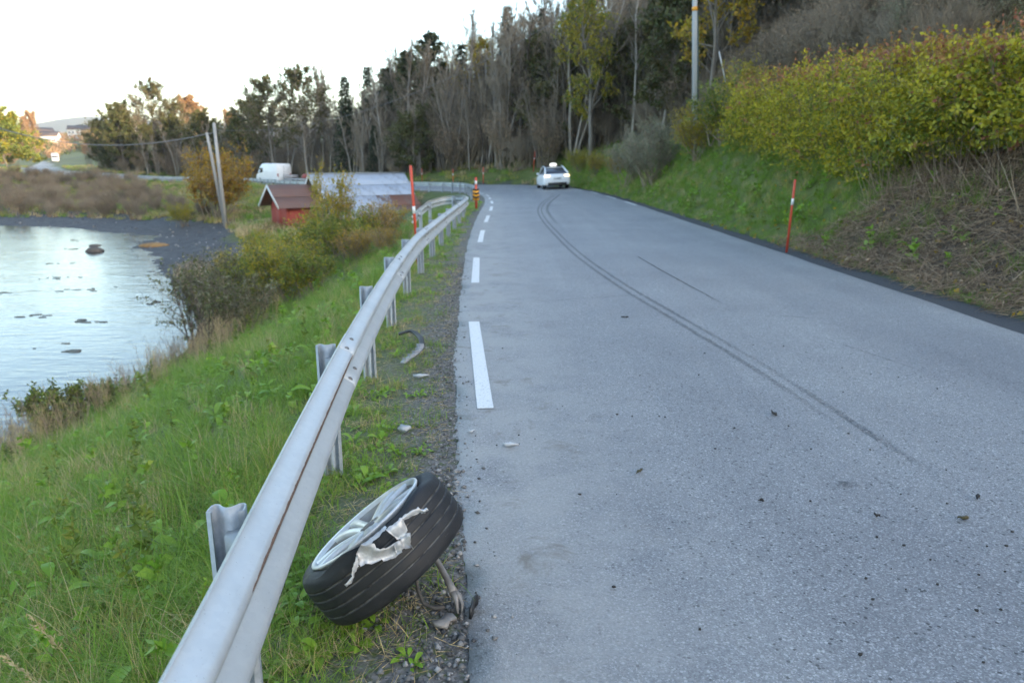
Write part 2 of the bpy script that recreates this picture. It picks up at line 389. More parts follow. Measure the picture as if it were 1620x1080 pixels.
gme = mesh_np('ground', np.stack([X.ravel(), Y.ravel(), Z], 1), Fq, M['ground'], True)
def put_attr(me, name, v):
    a = me.attributes.new(name, 'FLOAT', 'POINT'); a.data.foreach_set('value', np.asarray(v, np.float32))
xr, yr = X.ravel(), Y.ravel()
dirt = np.where(sL_ > -.6, 1 - sstep(sL_ + .16 * vnoise(xr*3, yr*3), .18, .50), 0) * (sR_ < -1)
dirt = np.maximum(dirt, .55 * (1 - sstep(sL_, .5, .95)) * (sR_ < -1))
shoulder = (1 - sstep(sR_ + .08 * vnoise(xr*2, yr*2), .45, .75)) * (sR_ > -1.5)
mud = np.maximum((1 - sstep(Z + .12*vnoise(xr*.8, yr*.8), -2.9, -2.72)) * sstep(yr, 22, 30) * (sL_ > 0) * (np.hypot(xr+12.5, yr-50) > 6.5), (dsh_ < .3) * (sL_ > 0))
brush = np.maximum((sR_ > .7) * (1 - sstep(yr + 1.2*vnoise(xr, yr), 14.6, 16.8)), sstep(sR_, 9, 16) * (yr < 240) * sstep(xr, -70, -40))
brush = np.maximum(brush, (sL_ > 3) * sstep(yr, 40, 60) * (dsh_ > 0) * .7 * (yr < 140))
for nme, v in (('dirt', dirt), ('shoulder', shoulder), ('mud', mud), ('brush', brush)): put_attr(gme, nme, v)
ground = tag(link(bpy.data.objects.new('ground', gme)), kind='structure')

# water
m, nt, b = newmat('bay_water'); co = coords(nt)
b.inputs['Base Color'].default_value = (.020, .026, .030, 1); b.inputs['Roughness'].default_value = .09; b.inputs['IOR'].default_value = 1.33
mp = N(nt, "ShaderNodeMapping"); mp.inputs[3].default_value = (.55, 1.5, 1); nt.links.new(co, mp.inputs[0])
h = math_(nt, 'ADD', noise(nt, mp.outputs[0], 2.2, 4, .55), math_(nt, 'MULTIPLY', noise(nt, mp.outputs[0], .35, 3), 1.2))
bump(nt, b, h, .20, .12)
M['water'] = m
mb = MB(); mb.add([(-3000, -600, WATER_Z+.02), (-5, -600, WATER_Z+.02), (-5, 75, WATER_Z+.02), (-3000, 75, WATER_Z+.02)], [[0, 1, 2, 3]])
tag(mb.build('water', M['water']), kind='structure')

# ------------------------------------------------------------------ road
m, nt, b = newmat('asphalt'); co = coords(nt)
v1 = N(nt, "ShaderNodeTexVoronoi"); v1.inputs['Scale'].default_value = 155; nt.links.new(co, v1.inputs['Vector'])
v2 = N(nt, "ShaderNodeTexVoronoi"); v2.inputs['Scale'].default_value = 62; nt.links.new(co, v2.inputs['Vector'])
sep = N(nt, "ShaderNodeSeparateColor"); nt.links.new(v1.outputs['Color'], sep.inputs[0])
sep2 = N(nt, "ShaderNodeSeparateColor"); nt.links.new(v2.outputs['Color'], sep2.inputs[0])
base = ramp(nt, sep.outputs[0], [(0, (.15, .151, .154)), (.5, (.225, .227, .23)), (.84, (.285, .286, .288)), (.95, (.41, .41, .41))])
base = mixc(nt, math_(nt, 'MULTIPLY', mrange(nt, sep2.outputs[1], .93, .955), mrange(nt, v2.outputs['Distance'], .5, .3)), base, (.46, .455, .45))
base = mixc(nt, math_(nt, 'MULTIPLY', mrange(nt, sep2.outputs[0], .93, .96), mrange(nt, v2.outputs['Distance'], .55, .35)), base, (.05, .05, .052))
big = noise(nt, co, .55, 5, .6)
base = mixc(nt, 1.0, base, ramp(nt, big, [(.3, (.80, .80, .815)), (.7, (1.09, 1.09, 1.075))]), 'MULTIPLY')
mp = N(nt, "ShaderNodeMapping"); mp.inputs[3].default_value = (1.6, .06, 1); nt.links.new(co, mp.inputs[0])
base = mixc(nt, 1.0, base, ramp(nt, noise(nt, mp.outputs[0], 1.0, 3), [(.35, (.92, .92, .93)), (.65, (1.05, 1.05, 1.05))]), 'MULTIPLY')
base = mixc(nt, 1.0, base, ramp(nt, math_(nt, 'ADD', attr(nt, 'path'), math_(nt, 'MULTIPLY', math_(nt, 'SUBTRACT', noise(nt, co, 1.1, 4), .5), .6)), [(.1, (1.06, 1.055, 1.04)), (.9, (.90, .905, .92))]), 'MULTIPLY')
dust = math_(nt, 'MULTIPLY', attr(nt, 'edge'), mrange(nt, noise(nt, co, 2.2, 5, .65), .28, .56))
base = mixc(nt, math_(nt, 'MULTIPLY', dust, .80), base, ramp(nt, noise(nt, co, 60, 3), [(.3, (.27, .262, .248)), (.7, (.37, .362, .345))]))
soil = math_(nt, 'MULTIPLY', attr(nt, 'edge'), mrange(nt, noise(nt, co, 2.7, 6, .7, dist=.6), .57, .67))
base = mixc(nt, math_(nt, 'MULTIPLY', soil, .75), base, (.15, .13, .10))
nt.links.new(base, b.inputs['Base Color']); b.inputs['Roughness'].default_value = .60; b.inputs['Specular IOR Level'].default_value = .55
bump(nt, b, math_(nt, 'ADD', v1.outputs['Distance'], math_(nt, 'MULTIPLY', noise(nt, co, 300, 2), .5)), .6, .004)
M['asphalt'] = m
STF = catmull(ST[2:], lambda y: .07 if -4 < y < 20 else (.25 if y < 45 else 1.2))
Tf = nrm(np.gradient(STF[:, :2], axis=0)); Nf = np.stack([Tf[:, 1], -Tf[:, 0]], 1)
rng = np.random.default_rng(3)
yy = STF[:, 1]
rag = .06*vnoise(yy*2.1, yy*.3, 1) + .05*vnoise(yy*9, yy, 2) + .022*rng.normal(size=len(yy))*(yy < 20)
ragR = .03*vnoise(yy*1.1, yy*.2, 4)
lat = np.array([-1, -.985, -.94, -.86, -.72, -.5, -.2, .15, .5, .75, .9, 1.0])
V = []; ed = []
for j, l in enumerate(lat):
    off = l * STF[:, 2] + (rag if j == 0 else 0) + (ragR if j == len(lat)-1 else 0)
    p = STF[:, :2] + Nf * off[:, None]; z = STF[:, 3] + STF[:, 4] * .5 * l
    z = z + (-.03 if j in (0, len(lat)-1) else .0)
    V.append(np.column_stack([p, z])); ed.append(np.full(len(p), (1 - sstep(np.array([ (l + 1) * 3]), .25, 1.6))[0]))
V = np.stack(V, 1); n, k = V.shape[:2]
ii, jj = np.meshgrid(np.arange(n-1), np.arange(k-1), indexing='ij'); q = (ii*k+jj).ravel()
rme = mesh_np('road', V.reshape(-1, 3), np.stack([q, q+1, q+k+1, q+k], 1), M['asphalt'], True)
lat2 = np.array([0, 0, .1, .3, .8, .55, .75, .35, .85, .7, .3, .1]); put_attr(rme, 'path', np.tile(lat2, (n, 1)).ravel())
put_attr(rme, 'edge', np.stack(ed, 1).ravel())
road = tag(link(bpy.data.objects.new('road', rme)), kind='structure')
def road_pt(y, x):
    i = int(np.argmin(np.abs(STF[:, 1] - y))); 
    l = ((np.array([x, y]) - STF[i, :2]) @ Nf[i]) / STF[i, 2]
    return STF[i, 3] + STF[i, 4] * .5 * max(-1, min(1, l))
def strip(pts, widths, lift, sub=6, jag=0, seed=0):
    """flat strip following the road surface"""
    pts = np.asarray(pts, float); P = catmull(np.column_stack([pts, widths]), lambda y: .12 if jag else .4)
    T = nrm(np.gradient(P[:, :2], axis=0)); Nn = np.stack([T[:, 1], -T[:, 0]], 1); r = np.random.default_rng(seed)
    w = P[:, 2:3] * .5
    a = P[:, :2] - Nn * (w + jag * r.normal(size=w.shape)); c = P[:, :2] + Nn * (w + jag * r.normal(size=w.shape))
    z = np.array([road_pt(y, x) for x, y in P[:, :2]]) + lift
    V = np.stack([np.column_stack([a, z]), np.column_stack([c, z])], 1).reshape(-1, 3)
    i = np.arange(len(P)-1) * 2
    return V, np.stack([i, i+1, i+3, i+2], 1), np.linspace(0, 1, len(P)).repeat(2)
m, nt, b = newmat('road_paint'); co = coords(nt)
n_ = noise(nt, co, 90, 4, .7); c_ = ramp(nt, n_, [(.3, (.40, .41, .41)), (.45, (.66, .67, .66)), (.8, (.74, .74, .72))])
nt.links.new(c_, b.inputs['Base Color']); b.inputs['Roughness'].default_value = .6
tr = N(nt, "ShaderNodeBsdfTransparent"); mx = N(nt, "ShaderNodeMixShader"); nt.links.new(mrange(nt, noise(nt, co, 45, 5, .75), .30, .40), mx.inputs[0])
nt.links.new(tr.outputs[0], mx.inputs[1]); nt.links.new(b.outputs[0], mx.inputs[2]); nt.links.new(mx.outputs[0], nt.nodes["Material Output"].inputs[0])
bump(nt, b, n_, .3, .003)
M['paint'] = m
def dash_x(y): return np.interp(y, [2, 5.06, 8.1, 10.86, 13.8, 16.6, 19.1, 21.6, 24, 28.8, 33, 36.4, 41.4, 48], [-.02, -.25, -.49, -.61, -.73, -.78, -.83, -.85, -.86, -.88, -.93, -1.06, -1.31, -1.66]) + .055
y0 = 5.06
while y0 < 55:
    ys = np.linspace(y0, min(y0 + 3.0, 58), 4)
    xs = dash_x(ys) if y0 < 44 else np.array([at_road(v, -.35)[0][0] for v in ys])
    V, F, _ = strip(np.column_stack([xs, ys]), np.full(4, .12), .006)
    link(bpy.data.objects.new('edge_line_dash', mesh_np('edge_line_dash', V, F, M['paint'])), road)
    y0 += 5.75
for y0 in (31.5, 37.5, 43.5, 49.5):
    ys = np.linspace(y0, y0 + 3, 4); V, F, _ = strip(np.column_stack([[at_road(v, -.22, True)[0][0] for v in ys], ys]), np.full(4, .12), .006)
    link(bpy.data.objects.new('edge_line_dash', mesh_np('edge_line_dash', V, F, M['paint'])), road)
def streakmat(name, col, amount, nscale=18, thr=(.35, .65)):
    m, nt, b = newmat(name); co = coords(nt); b.inputs['Base Color'].default_value = (*col, 1); b.inputs['Roughness'].default_value = .8
    tr = N(nt, "ShaderNodeBsdfTransparent"); mx = N(nt, "ShaderNodeMixShader")
    f = math_(nt, 'MULTIPLY', math_(nt, 'MULTIPLY', mrange(nt, noise(nt, co, nscale, 4, .7), *thr), amount), attr(nt, 'fade'))
    nt.links.new(f, mx.inputs[0]); nt.links.new(tr.outputs[0], mx.inputs[1]); nt.links.new(b.outputs[0], mx.inputs[2])
    nt.links.new(mx.outputs[0], nt.nodes["Material Output"].inputs[0]); return m
M['skid'] = streakmat('tyre_rubber_mark', (.05, .05, .055), .46, 26, (.30, .62))
M['scratch'] = streakmat('scratch_mark', (.03, .03, .032), .95, 12, (.3, .5))
def mark(name, pts, w, mat, fade=(.15, .15), jag=.004, seed=1, lift=.005):
    V, F, t = strip(pts, np.broadcast_to(w, len(pts)).astype(float)*1.5, lift, jag=jag, seed=seed)
    A, B = V[0::2], V[1::2]; n = len(A); cr = np.array([0, .25, .5, .75, 1.]); V = (A[:, None]*(1-cr)[None, :, None] + B[:, None]*cr[None, :, None]).reshape(-1, 3)
    i, j = np.meshgrid(np.arange(n-1), np.arange(4), indexing='ij'); q = (i*5+j).ravel(); me = mesh_np(name, V, np.stack([q, q+1, q+6, q+5], 1), mat)
    tt = t[0::2]; fd = np.minimum(sstep(tt, 0, fade[0] + 1e-3), 1 - sstep(tt, 1 - fade[1], 1)); put_attr(me, 'fade', (fd[:, None]*np.array([0, .8, 1, .8, 0])).ravel())
    return link(bpy.data.objects.new(name, me), road)
sk = np.array([(2.42,3.6),(2.35,4.29),(2.26,5.38),(2.18,6.2),(1.99,7.71),(1.68,10.03),(1.38,13.16),(1.13,18.6),(1.02,23),(1.05,28),(1.45,34),(2.2,41),(2.7,45.5)])
mark('skid_mark', sk + [-.07, 0], .055, M['skid'], (.07, .08), .004, 1)
mark('skid_mark', sk + [.07, 0], .05, M['skid'], (.12, .08), .004, 2)
mark('skid_mark', (sk + [.30, .1])[7:], .10, M['skid'], (.3, .1), .01, 3)
mark('skid_mark', (sk + [.055, .0])[:4], .05, M['skid'], (.4, .6), .002, 8, .0065)
mark('road_scratch', [(2.41, 14.2), (2.5, 12.2), (2.60, 10.6), (2.72, 8.77)], .022, M['scratch'], (.1, .3), .004, 4)
mark('road_seam', [(.29, 9.27), (.9, 9.5), (1.91, 9.83)], .02, M['skid'], (.2, .2), .004, 5)
mark('road_scratch', [(3.2, 7.3), (3.45, 6.4), (3.6, 5.9)], .014, M['skid'], (.1, .3), .004, 6)
mark('road_scratch', [(3.1, 8.4), (3.5, 8.25)], .03, M['skid'], (.1, .3), .01, 7)

# ------------------------------------------------------------------ guard rails
m, nt, b = newmat('galvanised_steel'); co = coords(nt, 'Object', (1, 1, 1))
f = noise(nt, co, 3, 5); c_ = ramp(nt, f, [(.3, (.48, .51, .52)), (.7, (.57, .60, .61))])
vz = N(nt, 'ShaderNodeTexVoronoi'); vz.inputs['Scale'].default_value = 55; nt.links.new(co, vz.inputs['Vector'])
c_ = mixc(nt, 1.0, c_, ramp(nt, vz.outputs['Color'], [(.1, (.955, .96, .965)), (.9, (1.02, 1.02, 1.015))]), 'MULTIPLY')
c_ = mixc(nt, mrange(nt, noise(nt, coords(nt, 'Object', (1, .25, 1)), 9, 6, .75), .62, .80), c_, (.44, .45, .45))
c_ = mixc(nt, mrange(nt, noise(nt, co, 170, 2), .70, .76), c_, (.22, .22, .23))
rust = math_(nt, 'MULTIPLY', attr(nt, 'rust'), 1.0)
rm = mrange(nt, math_(nt, 'ADD', rust, math_(nt, 'MULTIPLY', math_(nt, 'SUBTRACT', noise(nt, co, 11, 6, .7), .5), .9)), .40, .52)
c_ = mixc(nt, rm, c_, ramp(nt, noise(nt, co, 60, 4), [(.3, (.085, .05, .035)), (.7, (.20, .125, .09))]))
nt.links.new(c_, b.inputs['Base Color']); nt.links.new(mrange(nt, rm, 0, 1, .35, 0), b.inputs['Metallic'])
nt.links.new(mrange(nt, rm, 0, 1, .5, .9), b.inputs['Roughness']); bump(nt, b, noise(nt, co, 140, 3), .06, .003)
M['rail'] = m
M['galv'] = plain('galvanised_post', (.32, .35, .37), (.45, .48, .50), 30, .5, .35, .1, 120)
M['bolt'] = plain('bolt_steel', (.16, .16, .16), (.25, .24, .23), 80, .5, .7)
WP = np.array([(.155,.012),(.150,.004),(.143,.010),(.128,.040),(.114,.070),(.104,.080),(.094,.083),(.078,.080),(.066,.071),(.048,.045),(.030,.020),(.016,.006),(.0,.002)])
WP = np.concatenate([WP, (WP[:-1] * [-1, 1])[::-1]])           # (height, depth towards the road)
pn = np.stack([np.gradient(WP[:, 1]), -np.gradient(WP[:, 0])], 1); pn = nrm(pn)
def rail_frame(path):
    P = np.asarray(path, float); T = nrm(np.gradient(P[:, :2], axis=0)); Nn = np.stack([T[:, 1], -T[:, 0]], 1); return P, T, Nn
def rail_section(P, T, Nn, rustf=None, lap=.004):
    """P rail centre points (x,y,z centre height) for one section"""
    n = len(P); k = len(WP); th = .003
    off = np.linspace(lap, 0, n)                             # near end lies over the far one
    V = []
    for side in (0, th):
        d = WP[None, :, 1] + pn[None, :, 1] * 0 + side + off[:, None]
        xy = P[:, None, :2] + Nn[:, None] * d[..., None]; z = P[:, 2:3] + WP[None, :, 0] + 0 * d
        V.append(np.concatenate([xy, z[..., None]], -1).reshape(-1, 3))
    V = np.concatenate(V); i, j = np.meshgrid(np.arange(n-1), np.arange(k-1), indexing='ij'); q = (i*k+j).ravel(); o = n*k
    back = np.stack([q, q+1, q+k+1, q+k], 1); front = back[:, ::-1] + o
    e = []
    for j in (0, k-1):
        a = np.arange(n-1)*k + j; e.append(np.stack([a, a+k, a+k+o, a+o], 1) if j else np.stack([a+k, a, a+o, a+k+o], 1))
    for i in (0, n-1):
        a = i*k + np.arange(k-1); e.append(np.stack([a, a+1, a+1+o, a+o], 1) if i else np.stack([a+1, a, a+o, a+1+o], 1))
    me = mesh_np('rail_section', V, [back, front] + e, M['rail'], True)
    r = np.zeros(len(V))
    if rustf is not None:
        g = np.exp(-((WP[:, 0] - .094) / .009) ** 2)          # along the lower edge of the upper ridge
        r = np.tile((g[None] * rustf(P[:, 1])[:, None]).ravel(), 2)
    put_attr(me, 'rust', r)
    return me
def bolt_mesh(k=8):
    mb = MB(); mb.lathe([(0, .009), (.006, .0085), (.012, .005), (.0145, 0), (.0145, -.004)], k); return mb.mesh('bolt', M['bolt'], True)
BOLT = bolt_mesh()
def post_mesh(h):
    """sigma profile steel post, 2.6 mm drawn a little heavier; lips open towards -y"""
    c = np.array([(-.055, -.022), (-.055, .0), (-.052, .022), (-.044, .032), (-.030, .030), (-.016, .014), (-.006, .006), (.006, .006), (.016, .014), (.030, .030), (.044, .032), (.052, .022), (.055, .0), (.055, -.022)])
    c = np.concatenate([[(-.040, -.028)], c, [(.040, -.028)]]); t = nrm(np.gradient(c, axis=0)); nn = np.stack([-t[:, 1], t[:, 0]], 1); th = .0045
    a = c; d = c - nn * th * np.sign(1); k = len(c)
    V = np.concatenate([np.column_stack([p, np.full(k, z)]) for z in (0, h) for p in (a, d)])
    i = np.arange(k-1)
    F = [np.stack([i, i+1, i+1+2*k, i+2*k], 1), np.stack([i+1+k, i+k, i+3*k, i+1+3*k], 1), np.stack([i+2*k, i+1+2*k, i+1+3*k, i+3*k], 1)]
    for j in (0, k-1): F.append(np.array([[j, j+k, j+3*k, j+2*k]] if j == 0 else [[j+k, j, j+2*k, j+3*k]]))
    return mesh_np('post', V, F, M['galv'])
POST = post_mesh(1.3)
def guardrail(path, label, sec=4.0, post=2.0, first_post=2.0, rustf=None, fine=True, joints_at=None):
    """path: dense (x,y,ztop)"""
    P, T, Nn = rail_frame(path); P = P.copy(); P[:, 2] -= .155
    L = np.concatenate([[0], np.cumsum(np.linalg.norm(np.diff(P[:, :2], axis=0), axis=1))])
    root = empty('guardrail', (P[0][0], P[0][1], 0), 0, label, 'guardrail'); inv = -np.array(root.location)
    def samp(u): return np.stack([np.interp(u, L, P[:, i]) for i in range(3)], -1), nrm(np.stack([np.interp(u, L, T[:, i]) for i in range(2)], -1)), nrm(np.stack([np.interp(u, L, Nn[:, i]) for i in range(2)], -1))
    cuts = [0] + list(joints_at) if joints_at is not None else [0]
    while cuts[-1] + sec < L[-1] - .5: cuts.append(cuts[-1] + sec)
    cuts.append(L[-1])
    for a, c in zip(cuts[:-1], cuts[1:]):
        u = np.linspace(a, min(c + .32, L[-1]), max(5, int((c - a) / (.16 if fine else .6)))); p, t, n_ = samp(u)
        so = link(bpy.data.objects.new('rail_section', rail_section(p + inv, t, n_, (lambda y: rustf(y - inv[1])) if rustf else None)), root)
        if fine and a > 0:
            for du in (.045, .26):
                for hh in (.128, .050, -.052, -.130):
                    p, t, n_ = samp(np.array([a + du])); dep = np.interp(-hh, -WP[:, 0], WP[:, 1]) + .009
                    sl = np.gradient(WP[:, 1], WP[:, 0])[int(np.argmin(abs(WP[:, 0] - hh)))]
                    nv = Vector((n_[0][0], n_[0][1], -sl)).normalized()
                    bo = bpy.data.objects.new('bolt', BOLT); link(bo, so); q = p[0] + inv + np.append(n_[0] * dep, hh)
                    bo.location = q; bo.rotation_euler = nv.to_track_quat('Z', 'Y').to_euler()
    u = first_post
    while u < L[-1] - .1:
        p, t, n_ = samp(np.array([u])); q = p[0][:2] - n_[0] * .075; g = gz(*q)
        po = bpy.data.objects.new('post', POST); link(po, root)
        po.location = (q[0] + inv[0], q[1] + inv[1], p[0][2] + .135 - 1.3); po.rotation_euler = (0, 0, math.atan2(n_[0][1], n_[0][0]))
        mb = MB(); mb.box((-.02, -.035, -.06), (.08, .035, .06)); 
        if u == first_post: guardrail.sp = mb.mesh('spacer', M['galv'])
        so = bpy.data.objects.new('spacer', guardrail.sp); link(so, root); so.location = (p[0][0] + inv[0] - n_[0][0]*.06, p[0][1] + inv[1] - n_[0][1]*.06, p[0][2]); so.rotation_euler = po.rotation_euler
        u += post
    return root
rp = np.array([(-.40,-2.6,.76),(-.52,-.6,.76),(-.66,1.23,.76),(-.79,2.49,.76),(-.95,4.1,.76),(-1.12,6.21,.76),(-1.26,8.26,.75),(-1.37,10.5,.74),(-1.43,14,.71),(-1.46,18,.68),(-1.48,22,.65),(-1.52,25,.63),(-1.68,27,.6),(-2.0,28.1,.56),(-2.45,28.4,.52),(-2.85,27.8,.45),(-3.05,26.2,.34),(-3.15,24,.12)])
rp[:, 0] -= .045
path1 = catmull(rp, lambda y: .15)
Lp = np.concatenate([[0], np.cumsum(np.linalg.norm(np.diff(path1[:, :2], axis=0), axis=1))])
def len_at_y(y): i = int(np.argmin(np.abs(path1[:120, 1] - y))) if y < 12 else 0; return Lp[i]
rust1 = lambda y: (.98 * sstep(y, 1.5, 1.75) * (1 - sstep(y, 3.75, 4.1)))
j0 = len_at_y(3.95)
guardrail(path1, 'galvanised W-profile guardrail beside the torn-off wheel, with a rust streak', 4.0, 2.03, len_at_y(2.08) - 2.03, rust1, True, [j0 - 4.0 if j0 > 4.2 else .3, j0])
i0 = int(np.argmin(np.abs(RC[:, 1] - 40) + (RC[:, 1] < 0) * 1e3)); i1 = int(np.argmin(np.abs(RC[:, 0] + 80) + (RC[:, 1] < 0) * 1e3))
pts = []
for i in range(i0, i1 + 1):
    e = RC[i, 2] + .62; q = RC[i, :2] - RN[i] * e; zt = RC[i, 3] - RC[i, 4] * .5 + .70
    pts.append((q[0], q[1], zt))
guardrail(np.array(pts), 'distant guardrail curving left along the road round the bay', 4.0, 2.0, 1.0, None, False)

# ------------------------------------------------------------------ the torn-off wheel
M['rubber'] = None
m, nt, b = newmat('tyre_rubber'); co = coords(nt)
f = noise(nt, co, 7, 7, .72); c_ = ramp(nt, f, [(.38, (.010, .011, .013)), (.58, (.018, .0185, .020)), (.70, (.055, .051, .046)), (.80, (.12, .11, .095))])
sc_ = noise(nt, coords(nt, 'Object', (1.2, 1.2, 9)), 16, 6, .75); c_ = mixc(nt, mrange(nt, sc_, .64, .74), c_, (.09, .088, .086))
c_ = mixc(nt, math_(nt, 'MULTIPLY', attr(nt, 'groove'), mrange(nt, noise(nt, co, 20, 3), .35, .55)), c_, (.13, .125, .115))
nt.links.new(c_, b.inputs['Base Color']); nt.links.new(mrange(nt, f, .35, .7, .48, .8), b.inputs['Roughness']); bump(nt, b, math_(nt, 'ADD', noise(nt, co, 70, 4), sc_), .25, .004)
M['rubber'] = m
m, nt, b = newmat('alloy_rim'); co = coords(nt)
c_ = mixc(nt, mrange(nt, noise(nt, co, 14, 6, .75), .58, .74), (.66, .67, .68), (.30, .26, .20))
nt.links.new(c_, b.inputs['Base Color']); b.inputs['Metallic'].default_value = .55; b.inputs['Roughness'].default_value = .34
bump(nt, b, noise(nt, co, 50, 3), .08, .004); M['alloy'] = m
M['alloy_in'] = plain('shaded_dirty_inner_alloy', (.46, .45, .43), (.24, .22, .19), 9, .45, .4, .15, 40); M['alloy_br'] = plain('bright_spoke_alloy', (.80, .80, .79), (.62, .60, .55), 12, .38, .3, .08, 50)  # shade behind spokes put into the darker, dirty inner alloy; spokes lightened against it
M['alloy_raw'] = plain('torn_alloy', (.62, .63, .64), (.48, .475, .46), 26, .45, .35, .3, 45)
M['steel_dark'] = plain('dark_steel', (.035, .033, .032), (.10, .085, .07), 18, .55, .5, .2, 60)
M['arm'] = plain('cast_arm', (.30, .28, .26), (.20, .18, .165), 22, .6, .25, .25, 70)
M['bracket'] = plain('dusty_bracket', (.22, .23, .25), (.34, .35, .37), 30, .5)
M['black_plastic'] = plain('black_plastic', (.015, .015, .016), (.035, .034, .033), 20, .5)
M['grey_plastic'] = plain('grey_plastic', (.42, .44, .47), (.55, .57, .60), 30, .45)
M['rubberhose'] = plain('dusty_hose', (.05, .045, .042), (.10, .09, .08), 30, .8)
nw = Vector((-.611, .0897, .786)).normalized(); Cw = Vector((-.5155, 2.6454, .262))
tcw = Vector((0, 0, 1.75)) - Cw; uw = (tcw - nw * tcw.dot(nw)).normalized(); vw = nw.cross(uw)
wheel = empty('wheel', Cw, 0, 'torn-off car wheel with silver alloy rim and flat tyre lying against the guardrail', 'wheel')
wheel.rotation_mode = 'QUATERNION'; wheel.rotation_quaternion = Matrix((uw, vw, nw)).transposed().to_quaternion()
# local axes: +x towards the road side we look at, +z the outer face
def dent(V):
    a = np.arctan2(V[:, 1], V[:, 0]); r = np.hypot(V[:, 0], V[:, 1]); c = np.exp(-(a / .95) ** 2); c2 = np.exp(-((a + .55) / .3) ** 2); c3 = np.exp(-((a - .75) / .28) ** 2)
    side = np.clip((V[:, 2] - .045) / .07, 0, 1)
    nr = r + (-.012 * c * np.clip((r - .29) / .04, 0, 1)) + .012 * c3 * side
    nz = V[:, 2] + side * (.018 * c2 * (r < .315) - .03 * c * np.clip((r - .25) / .03, 0, 1) * (r < .30) + .016 * c3) + .004 * np.sin(a * 9) * side
    nr = nr + .0025 * np.sin(a * 7 + 1) * (r > .3)
    return np.column_stack([nr * np.cos(a), nr * np.sin(a), nz])
prof = [(.236, -.100), (.250, -.116), (.275, -.124), (.300, -.121), (.316, -.114), (.324, -.106), (.329, -.094)]
for g in (-.060, -.020, .020, .058):
    c = lambda q: .331 + .0045 * (1 - (q / .1) ** 2)
    prof += [(c(g - .0075), g - .0075), (c(g - .0035), g - .0035), (.329, g - .003), (.3285, g - .0022), (.3285, g + .0022), (.329, g + .003), (c(g + .0035), g + .0035), (c(g + .0075), g + .0075)]
prof += [(.3285, .086), (.324, .096), (.3165, .103), (.312, .1035), (.309, .107), (.296, .111), (.293, .1135), (.278, .114), (.264, .110), (.255, .104), (.246, .096), (.236, .090)]
mb = MB(); mb.lathe(prof, 120, wob=dent); mb.lathe([(.236, .09), (.226, .0), (.236, -.1)], 60)
ty = mb.build('tyre', M['rubber'], wheel, True); vv = np.concatenate(mb.v); rr_ = np.hypot(vv[:, 0], vv[:, 1]); put_attr(ty.data, 'groove', ((np.tile(np.array([p[0] for p in prof] + [9]*3)[:len(prof)], 120)[:120*len(prof)] < .3292) & (np.tile(np.array([abs(p[1]) for p in prof]), 120) < .07)).astype(float).tolist() + [0]*(len(vv) - 120*len(prof)))
mb = MB(); mb.lathe([(.222, -.098), (.214, -.06), (.212, .02), (.220, .06), (.230, .090), (.236, .106)], 96); mb.build('rim_barrel', M['alloy_in'], wheel, True)
mb = MB(); mb.lathe([(.234, .098), (.238, .108), (.246, .120), (.254, .1245), (.261, .122), (.2615, .115), (.250, .104), (.24, .090)], 96)
mb.build('rim_lip', M['alloy_br'], wheel, True)
def spoke(a, side):
    """bowed spoke from hub to lip, drawn as a curved, tapering bar"""
    mb = MB(); t = np.linspace(0, 1, 9); r = .045 + (.238 - .045) * t; z = .100 + .016 * t ** 1.5 + .012 * np.sin(t * math.pi)
    off = side * (.013 + .034 * t ** 1.3); w = .0185 + .009 * t - .006 * np.sin(t * math.pi); dpt = .050 - .022 * t
    rows = []
    for i in range(9):
        for (sx, dz) in ((-1, -1), (-.9, -.12), (-.55, 0), (.55, 0), (.9, -.12), (1, -1)):
            rows.append((r[i], off[i] + sx * w[i], z[i] + dz * dpt[i]))
    k = 6; F = [[i*k+j, (i+1)*k+j, (i+1)*k+j+1, i*k+j+1] for i in range(8) for j in range(k-1)] + [[i*k+k-1, (i+1)*k+k-1, (i+1)*k, i*k] for i in range(8)]
    V = np.array(rows); ca, sa = math.cos(a), math.sin(a); V = np.column_stack([V[:, 0]*ca - V[:, 1]*sa, V[:, 0]*sa + V[:, 1]*ca, V[:, 2]])
    mb.add(V, F); return mb
for k in range(5):
    a = 2 * math.pi * k / 5 + .98
    for s in (-1, 1): spoke(a, s).build('spoke', M['alloy_br'], wheel, True)
mb = MB(); mb.lathe([(.0, .086), (.03, .088), (.052, .099), (.068, .097), (.074, .08), (.074, .02), (.05, .0)], 40); hub = mb.build('hub', M['alloy_br'], wheel, True)
mb = MB(); mb.lathe([(0, .106), (.020, .105), (.027, .100), (.029, .085)], 24); mb.build('centre_cap', M['arm'], hub, True)
mb = MB(); mb.lathe([(0, .009), (.006, .009), (.0075, .007), (.0075, 0)], 6); nut = mb.mesh('lug_nut', M['arm'])
for k in range(5):
    o = link(bpy.data.objects.new('lug_nut', nut), hub); a = 2 * math.pi * k / 5 + .1; o.location = (.048 * math.cos(a), .048 * math.sin(a), .090)
mb = MB(); mb.lathe([(.0, .012), (.09, .012), (.17, .008), (.172, -.012), (.09, -.014), (0, -.014)], 48); mb.build('brake_disc', M['steel_dark'], wheel, True)
mb = MB(); mb.lathe([(.0, -.02), (.055, -.02), (.06, -.09), (.045, -.13), (0, -.135)], 20); mb.box((.05, -.07, -.115), (.17, .05, -.03)); mb.build('knuckle', M['arm'], wheel)
